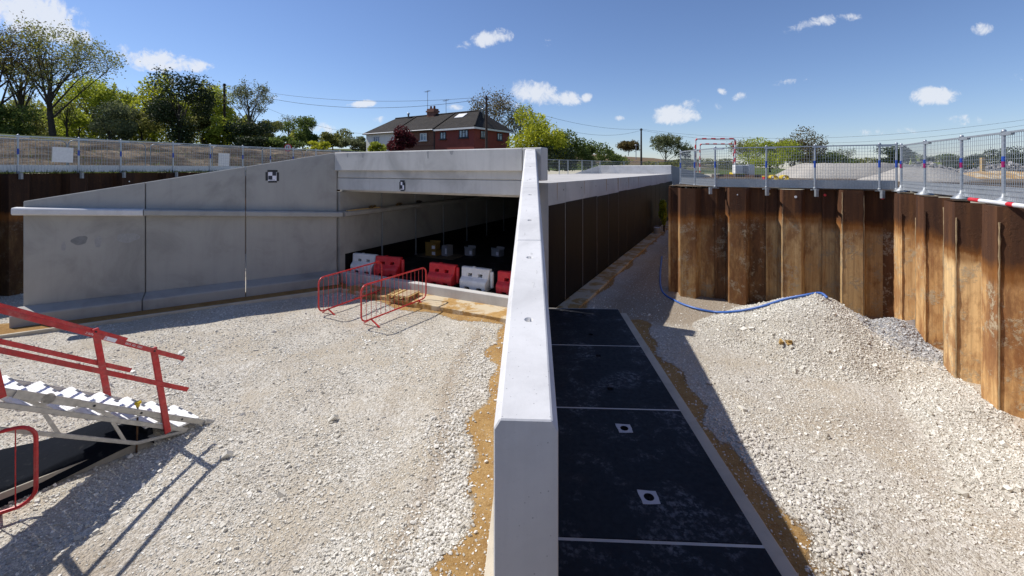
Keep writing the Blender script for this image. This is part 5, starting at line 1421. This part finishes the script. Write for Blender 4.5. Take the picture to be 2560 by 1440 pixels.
# ------------------------------------------------------------------ trees
def leaves(P_, size, seed=0, flat=.0):
    n = len(P_); r = np.random.default_rng(seed)
    a = r.normal(size=(n, 3)); a /= np.linalg.norm(a, axis=1)[:, None]
    b = np.cross(a, r.normal(size=(n, 3))); b /= np.linalg.norm(b, axis=1)[:, None]
    s = size*r.uniform(.55, 1.25, n)[:, None]
    V = np.stack([P_-a*s*.5, P_+b*s*.32, P_+a*s*.5, P_-b*s*.32], 1)
    return V.reshape(-1, 3), np.arange(4*n, dtype=np.int32).reshape(-1, 4)
def tree(name, label, px, d, top, wid, kind, leafm, group, n=5000, ls=.28, low=.28, cat='tree', barkm='bark', lean=0, base=None, lumps=11):
    x0, y0 = bearing(px, d); z0 = terrain(x0, y0)-.1 if base is None else base
    h = CZ+(423-top)/F*d-z0; w = wid*d/F/2
    rd = random.Random(int(px*7+d*13+top)); seed = int(px*31+top*17+d*3) % 100000; rn = np.random.default_rng(seed)
    rt = root(name, label, cat, (x0, y0, z0), 0, group)
    zc = h*(low+1)/2; rz = h*(1-low)/2
    tr = MB(); tips = []
    r0 = max(.05, h*.022)
    tt = h*(.62 if kind in ('sparse', 'open') else .5)
    if kind == 'bush': tt = h*.35
    base_p = Vector((0,0,0)); top_p = Vector((lean+rd.uniform(-.05,.05)*w, rd.uniform(-.05,.05)*w, tt))
    trunk = [base_p.lerp(top_p, t)+Vector((math.sin(t*5+px)*.02*w, math.cos(t*4)*.02*w, 0)) for t in np.linspace(0, 1, 6)]
    tr.tube(trunk, [r0*(1.25-.75*t) for t in np.linspace(0, 1, 6)], 7)
    nl = {'sparse': 15, 'open': 12, 'dense': 8, 'ivy': 8, 'bush': 7}[kind]
    for i in range(nl):
        t = .32+.68*i/nl if kind != 'bush' else .1+.8*i/nl
        a = trunk[min(4, int(t*5))].lerp(trunk[min(5, int(t*5)+1)], t*5-int(t*5))
        az = i*2.4+rd.uniform(-.5,.5); el = rd.uniform(.15, .75)+.6*t
        dirv = Vector((math.cos(az)*math.cos(el), math.sin(az)*math.cos(el), math.sin(el)))
        e = Vector((dirv.x*w*.86, dirv.y*w*.86, zc+(dirv.z-.25)*rz*.98))
        mid = a.lerp(e, .5)+Vector((0,0,rd.uniform(-.02,.10)*h*.5))
        L = [a, a.lerp(mid, .55), mid, mid.lerp(e, .55), e]
        lr = r0*(.52-.25*t)
        tr.tube(L, [lr, lr*.75, lr*.5, lr*.32, lr*.14], 5)
        nb = 7 if kind in ('sparse', 'open') else 3
        for k in range(nb):
            f = rd.uniform(.3, 1); s_ = L[min(3, int(f*4))].lerp(L[min(4, int(f*4)+1)], f*4-int(f*4))
            dv = (dirv*.6+Vector((rd.uniform(-1,1), rd.uniform(-1,1), rd.uniform(-.3,1.1)))).normalized()
            ln = w*rd.uniform(.22, .48); e2 = s_+dv*ln
            q = Vector((e2.x/w, e2.y/w, (e2.z-zc)/rz))
            if q.length > 1.05: e2 = Vector((e2.x/q.length, e2.y/q.length, zc+(e2.z-zc)/q.length))
            m2 = s_.lerp(e2, .5)+Vector((0,0,rd.uniform(-.04,.05)*w))
            tr.tube([s_, m2, e2], [lr*.30, lr*.20, lr*.08], 4); tips.append(e2)
            if kind in ('sparse', 'open'):
                for j in range(4):
                    g_ = rd.uniform(.3, 1); s3 = s_.lerp(e2, g_); dv3 = (dv+Vector((rd.uniform(-1,1), rd.uniform(-1,1), rd.uniform(-.5,1)))*.9).normalized()
                    e3 = s3+dv3*ln*rd.uniform(.3, .6); tr.tube([s3, e3], [lr*.14, lr*.05], 3); tips.append(e3)
    tr.build('trunk', M[barkm], rt, fix=False)
    if kind in ('sparse', 'open'):
        T = np.array([tuple(t) for t in tips]); P_ = T[rn.integers(0, len(T), n)]+rn.normal(0, w*(.05 if kind == 'sparse' else .10), (n, 3))
    else:
        B = []
        for i in range(lumps):
            while True:
                q = rn.uniform(-1, 1, 3)
                if .25 < np.linalg.norm(q) < .80: break
            B.append((q, rn.uniform(.24, .44)))
        which = rn.integers(0, lumps, n); q = rn.normal(size=(n, 3)); q /= np.linalg.norm(q, axis=1)[:, None]
        rad = rn.beta(4, 1.3, n)*1.12
        c = np.array([b[0] for b in B])[which]; rr = np.array([b[1] for b in B])[which]
        U = c+q*(rr*rad)[:, None]
        shag = rn.random(n) < .16; U[shag] *= rn.uniform(1.0, 1.16, (shag.sum(), 1))
        P_ = U*np.array([w, w, rz])*1.02+np.array([lean*.6, 0, zc])
        P_ = P_[P_[:, 2] > .05]
    V, Fc = leaves(P_, ls, seed)
    np_obj('crown', V, Fc, M[leafm], rt)
    return rt
GL = 'trees and shrubs on the left bank'; GM = 'trees behind the tunnel and house'; GR = 'trees and hedges in the far right distance'
# left bank: back row first
tree('tree', 'tall thinly leaved tree cut by the left frame edge', -12, 46, 58, 270, 'sparse', 'leaf_brown', GL, 5200, .24, .22)
tree('tree', 'broad thinly leaved oak with a forked dark trunk on the left bank', 128, 47, 82, 320, 'sparse', 'leaf_olive', GL, 7600, .22, .14)
tree('tree', 'slender bare stemmed tree between the oak and the left edge', 52, 50, 110, 120, 'sparse', 'leaf_olive', GL, 1900, .22, .25)
tree('tree', 'fresh green tree right behind the broad oak', 232, 60, 186, 170, 'dense', 'leaf_light', GL, 5600, .32, .12)
tree('tree', 'light green tree second left of the ivy covered tree', 318, 60, 192, 130, 'dense', 'leaf_light', GL, 4600, .32, .10)
tree('tree', 'fresh green tree touching the left side of the ivy covered tree', 382, 57, 176, 125, 'dense', 'leaf_bright', GL, 5200, .32, .06)
tree('ivy_tree', 'tall dark tree smothered in ivy', 447, 50, 166, 150, 'ivy', 'leaf_dark', GL, 10000, .27, .03, lumps=15)
tree('tree', 'yellow green tree just right of the ivy covered tree', 522, 58, 212, 130, 'dense', 'leaf_light', GL, 5200, .32, .05)
tree('tree', 'feathery grey green tree right of the tall bank pole', 622, 56, 202, 130, 'sparse', 'leaf_grey', GL, 3400, .20, .15, barkm='bark_pale')
tree('shrub', 'dark ivy clump at the foot of the feathery tree', 612, 53, 292, 120, 'dense', 'leaf_dark', GL, 4000, .25, 0, 'shrub')
tree('shrub', 'wide grey green thorn bush below the fresh green trees', 272, 46, 258, 150, 'bush', 'leaf_grey', GL, 5200, .24, .04, 'shrub')
n = 52000; wpx = rng.uniform(-160, 735, n); wd = rng.uniform(62, 72, n); wx = (wpx-1280)/F*wd
zg_ = np.array([terrain(a, b) for a, b in zip(wx[:400], wd[:400])]).mean()
topy = 236+22*np.sin(wpx*.021)+15*np.sin(wpx*.055+1)+7*np.sin(wpx*.17)+np.clip((wpx-520)*.55, 0, 95)
zt_ = CZ+(423-topy)/F*wd; zb_ = np.array([terrain(a, b) for a, b in zip(wx, wd)])
wz = zb_+(zt_-zb_)*rng.beta(1.15, 1.2, n)
V, Fc = leaves(np.stack([wx, wd, wz], -1), .36, 77)
tag(np_obj('woodland', V, Fc, M['leaf_wood']), kind='stuff')
for (px, d, top, w, lf, lab) in ((14, 46, 262, 130, 'leaf_mid', 'dark green shrub at the foot of the leftmost tree'), (196, 54, 272, 110, 'leaf_light', 'low light shrub between the oak and the thorn bush'),
        (352, 50, 268, 120, 'leaf_olive', 'olive shrub between the thorn bush and the ivy covered tree'), (505, 52, 288, 90, 'leaf_olive', 'olive shrub between the ivy covered tree and the bank pole'),
        (556, 53, 296, 90, 'leaf_light', 'yellowish shrub directly behind the foot of the bank pole'), (680, 58, 300, 110, 'leaf_olive', 'rounded olive tree right of the feathery tree'),
        (90, 58, 225, 150, 'leaf_olive', 'dim olive tree seen through the bare oak branches'), (700, 50, 342, 110, 'leaf_mid', 'low dark hedge clump above the round traffic sign'), (640, 49, 340, 100, 'leaf_dark', 'low dark shrub left of the round traffic sign')):
    tree('shrub', lab, px, d, top, w, 'dense', lf, GL, 3600, .28, 0, 'shrub')
for (px, d, lab) in ((150, 56, 'thin dark sapling under the oak'), (168, 50, 'crooked thin sapling right of the oak trunk')):
    tree('sapling', lab, px, d, 250, 50, 'sparse', 'leaf_olive', GL, 300, .2, .35, 'tree')
tree('tree', 'round mid green tree in the gap left of the house', 757, 72, 293, 98, 'dense', 'leaf_mid', GM, 5200, .34, .10)
tree('tree', 'bare twiggy tree behind the round green tree', 722, 80, 283, 60, 'sparse', 'leaf_grey', GM, 700, .2, .2, barkm='bark_pale')
tree('tree', 'pointed olive tree halfway between the round tree and the house', 832, 66, 318, 82, 'dense', 'leaf_olive', GM, 4200, .30, .04)
tree('tree', 'pale green tree just left of the cream house wall', 890, 62, 337, 80, 'dense', 'leaf_grey', GM, 3800, .28, .04)
tree('shrub', 'small bright shrub below the pointed olive tree', 790, 54, 352, 70, 'dense', 'leaf_bright', GM, 2200, .24, 0, 'shrub')
tree('shrub', 'light shrub in front of the cream house wall', 948, 49, 352, 46, 'dense', 'leaf_light', GM, 2200, .22, 0, 'shrub')
tree('maple', 'dark red leaved tree in front of the brick wall', 1001, 45, 321, 86, 'dense', 'leaf_red', GM, 5600, .22, .12, lumps=14)
tree('tree', 'thin bronze tree rising behind the red house', 1228, 64, 238, 150, 'open', 'leaf_brown', GM, 3400, .26, .25)
tree('tree', 'thin tree behind the bright yellow green tree', 1300, 66, 262, 110, 'open', 'leaf_grey', GM, 2200, .26, .2)
tree('tree', 'bright yellow green tree right beside the red house', 1338, 48, 268, 150, 'dense', 'leaf_bright', GM, 9500, .25, .0, lumps=18)
tree('tree', 'mid green bushy tree right of the bright yellow tree', 1415, 52, 322, 110, 'dense', 'leaf_mid', GM, 6500, .26, 0, lumps=14)
tree('shrub', 'green thicket tapering down to the right behind the roof fence', 1470, 54, 352, 110, 'dense', 'leaf_mid', GM, 4800, .26, 0, 'shrub')
tree('shrub', 'low end of the green thicket behind the far parapet', 1525, 58, 382, 100, 'dense', 'leaf_mid', GM, 3600, .26, 0, 'shrub')
tree('shrub', 'dark thicket under the bright yellow green tree', 1372, 47, 348, 150, 'dense', 'leaf_dark', GM, 5200, .26, 0, 'shrub')
tree('oak', 'lone round oak standing in the distant field', 1571, 140, 361, 58, 'open', 'leaf_brown', GM, 5200, .55, .30)
tree('oak', 'smallest distant oak left of the lone round oak', 1522, 170, 379, 26, 'open', 'leaf_olive', GM, 1600, .6, .3)
tree('tree', 'twiggy grey green tree left of the goalposts', 1664, 76, 342, 104, 'sparse', 'leaf_grey', GM, 5200, .26, .12, barkm='bark_pale')
tree('tree', 'smaller twiggy tree leaning towards the goalposts', 1712, 78, 362, 50, 'sparse', 'leaf_grey', GM, 1600, .24, .15, barkm='bark_pale')
tree('shrub', 'olive scrub at the foot of the twiggy tree', 1672, 74, 392, 120, 'dense', 'leaf_olive', GM, 3800, .3, 0, 'shrub')
tree('tree', 'tallest bronze crowned tree beyond the fence', 1985, 78, 322, 115, 'dense', 'leaf_brown', GR, 8000, .30, 0, lumps=13)
tree('tree', 'wide mid green tree left of the bronze crowned tree', 1925, 76, 347, 140, 'dense', 'leaf_light', GR, 7500, .30, 0)
tree('tree', 'dark bushy tree right of the bronze crowned tree', 2045, 80, 375, 110, 'dense', 'leaf_mid', GR, 4600, .32, 0)
tree('tree', 'loose twiggy tree between the goalposts and the wide green tree', 1872, 84, 358, 110, 'open', 'leaf_olive', GR, 2600, .30, .1)
tree('tree', 'thin bare tree in the gap of the far hedge', 2110, 95, 372, 60, 'sparse', 'leaf_grey', GR, 700, .25, .2)
tree('tree', 'flat topped dark tree above the far hedge behind the fence corner', 2245, 92, 368, 110, 'dense', 'leaf_dark', GR, 4200, .34, .3)
hedge = [(1740, 125, 398, 120, 'olive'), (1815, 128, 397, 120, 'grey green'), (2110, 100, 396, 110, 'green'), (2165, 104, 392, 110, 'olive'), (2215, 100, 398, 90, 'green'), (2290, 110, 386, 110, 'olive'),
         (2345, 105, 384, 110, 'dark'), (2400, 108, 382, 110, 'green'), (2455, 104, 372, 120, 'dark'), (2510, 108, 380, 120, 'olive'), (2575, 90, 352, 120, 'dark'), (2640, 95, 365, 140, 'green')]
words_ = ['behind the goalpost left leg', 'between the two goalpost legs', 'first right of the dark bushy tree', 'second right of the dark bushy tree', 'left of the fence corner', 'first right of the fence corner', 'above the lime excavator',
          'between the two excavators', 'behind the yellow excavator', 'right of the yellow excavator', 'tall clump at the right frame edge', 'beyond the right frame edge']
lm = {'olive': 'leaf_olive', 'grey green': 'leaf_grey', 'green': 'leaf_mid', 'dark': 'leaf_dark'}
for (px, d, top, w, cl_), wd in zip(hedge, words_):
    tree('hedge', f'{cl_} far hedge clump, {wd}', px, d, top, w, 'dense', lm[cl_], GR, 3000, .42, 0, 'hedge')
# leafy weed growing at the foot of the piles beside the tunnel
tree('weed', 'bright green leafy plant growing in the gap between tunnel and piles', 1660, 26.5, 486, 26, 'bush', 'leaf_bright', None, 1500, .16, .12, 'plant', base=FLOOR, lumps=7)
# dark hedge line in the far field
tree('hedge', 'long dark hedge in the distant field right of the lone oak', 1630, 150, 401, 80, 'dense', 'leaf_dark', GM, 3000, .6, 0, 'hedge')

# ------------------------------------------------------------------ light, sky, camera
sv = Vector((-.78, .280, 1.0)).normalized()
el = math.asin(sv.z); az = math.atan2(sv.x, sv.y)
sun = bpy.data.lights.new('sun', 'SUN'); sun.energy = 4.7; sun.angle = R(.5); sun.color = (1, .955, .89)
so = bpy.data.objects.new('sun', sun); col.objects.link(so); so.rotation_euler = (-sv).to_track_quat('-Z', 'Y').to_euler(); so.location = (-40, 20, 60)
w = bpy.data.worlds.new('World'); scene.world = w; w.use_nodes = True; t = w.node_tree; t.nodes.clear()
def N(tp, **kw):
    x = t.nodes.new(tp)
    for k, v in kw.items(): setattr(x, k, v)
    return x
def lk(a, b): t.links.new(a, b)
def mth(op, a, b=None, c=None, clamp=False):
    x = N('ShaderNodeMath', operation=op); x.use_clamp = clamp
    for i, val in enumerate((a, b, c)):
        if val is None: continue
        if isinstance(val, (int, float)): x.inputs[i].default_value = val
        else: lk(val, x.inputs[i])
    return x.outputs[0]
sky = N('ShaderNodeTexSky'); sky.sky_type = 'NISHITA'; sky.sun_disc = False; sky.sun_elevation = el; sky.sun_rotation = az
sky.air_density = 1.0; sky.dust_density = .12; sky.ozone_density = 3.6; sky.altitude = 60
tc = N('ShaderNodeTexCoord'); se = N('ShaderNodeSeparateXYZ'); lk(tc.outputs['Generated'], se.inputs[0])
yy = mth('MAXIMUM', se.outputs[1], .05)
u = mth('DIVIDE', se.outputs[0], yy); v = mth('DIVIDE', se.outputs[2], yy)
cv_ = N('ShaderNodeCombineXYZ'); lk(u, cv_.inputs[0]); lk(v, cv_.inputs[1])
def cn(sc, det, rough, dist=.4):
    x = N('ShaderNodeTexNoise'); x.inputs['Scale'].default_value = sc; x.inputs['Detail'].default_value = det; x.inputs['Roughness'].default_value = rough; x.inputs['Distortion'].default_value = dist
    lk(cv_.outputs[0], x.inputs['Vector']); return x.outputs['Fac']
n1 = cn(10, 9, .66, .9); n2 = cn(40, 7, .66, .8)
nn = mth('ADD', mth('MULTIPLY', n1, 1.25), mth('MULTIPLY', n2, .75))
clouds = [(40,25,190,62,-.25,1.2),(165,82,85,26,-.2,1.1),(300,130,34,20,.3,.55),(395,152,92,30,-.1,1.15),(485,166,62,18,-.15,.9),
          (1232,95,56,22,.15,1.0),(1155,114,26,14,0,.5),(1365,108,22,12,0,.4),(1340,232,72,32,-.1,1.15),(1408,246,66,20,-.05,1.1),(1465,243,18,13,.3,.9),
          (1690,286,70,26,.05,1.15),(1722,264,30,15,.3,.8),(1795,270,30,14,0,.45),(1808,229,18,11,0,.8),(1846,242,22,13,.3,.7),(2035,58,92,17,.22,.95),(2115,42,42,12,.0,.8),
          (2456,72,28,16,0,.6),(2336,240,66,24,.08,1.15),(905,260,44,10,.12,.9),(1142,268,32,10,0,.85),(1550,295,16,7,0,.6),(690,244,20,8,-.2,.6),(800,320,60,14,-.1,.5),(960,300,40,9,0,.4),(2220,330,90,12,0,.35),(2450,300,90,14,0,.35),(2530,190,60,14,0,.35),(1900,360,120,12,0,.4),(1980,205,50,9,.1,.3),(1280,262,30,16,0,.5)]
acc = None; lit = None
for (px, py, rx, ry, rot, amp) in clouds:
    cu, cvv = (px-1280)/F, (423-py)/F; c, s_ = math.cos(rot), math.sin(rot)
    du = mth('SUBTRACT', u, cu); dv_ = mth('SUBTRACT', v, cvv)
    a = mth('DIVIDE', mth('ADD', mth('MULTIPLY', du, c), mth('MULTIPLY', dv_, s_)), rx*1.12/F); b = mth('DIVIDE', mth('SUBTRACT', mth('MULTIPLY', dv_, c), mth('MULTIPLY', du, s_)), ry*1.2/F)
    r2 = mth('ADD', mth('MULTIPLY', a, a), mth('MULTIPLY', b, b))
    g = mth('MULTIPLY', mth('SUBTRACT', 1.0, r2, clamp=True), amp)
    acc = g if acc is None else mth('MAXIMUM', acc, g)
dens = mth('ADD', acc, mth('MULTIPLY', mth('SUBTRACT', nn, 1.03), 2.1))
mr = N('ShaderNodeMapRange'); mr.interpolation_type = 'SMOOTHSTEP'; lk(dens, mr.inputs[0]); mr.inputs[1].default_value = .18; mr.inputs[2].default_value = .95; mr.inputs[3].default_value = 0; mr.inputs[4].default_value = .86
# nothing where there is no cloud at all
gate = N('ShaderNodeMapRange'); lk(acc, gate.inputs[0]); gate.inputs[1].default_value = 0; gate.inputs[2].default_value = .16
mask = mth('MULTIPLY', mr.outputs[0], gate.outputs[0])
mx = N('ShaderNodeMix'); mx.data_type = 'RGBA'; lk(mask, mx.inputs[0]); tn_ = N('ShaderNodeMix'); tn_.data_type = 'RGBA'; tn_.blend_type = 'MULTIPLY'; tn_.inputs[0].default_value = 1; lk(sky.outputs[0], tn_.inputs[6]); tn_.inputs[7].default_value = (.95, .97, 1.13, 1); lk(tn_.outputs[2], mx.inputs[6]); mx.inputs[7].default_value = (7.6, 7.9, 8.5, 1)
bg = N('ShaderNodeBackground'); bg.inputs[1].default_value = .10; lk(mx.outputs[2], bg.inputs[0])
wo = N('ShaderNodeOutputWorld'); lk(bg.outputs[0], wo.inputs[0])

cam = bpy.data.cameras.new('camera'); co = bpy.data.objects.new('camera', cam); col.objects.link(co)
co.location = (0, 0, CZ); co.rotation_euler = (R(90), 0, 0)
cam.sensor_width = 36; cam.lens = F/2560*36; cam.shift_y = -(720-423)/2560; cam.clip_start = .05; cam.clip_end = 4000
scene.camera = co
scene.view_settings.view_transform = 'Standard'; scene.view_settings.look = 'None'; scene.view_settings.gamma = 1; scene.view_settings.exposure = .12
scene.render.film_transparent = False
scene.cycles.max_bounces = 8; scene.cycles.diffuse_bounces = 5; scene.cycles.glossy_bounces = 3
scene.cycles.use_denoising = True
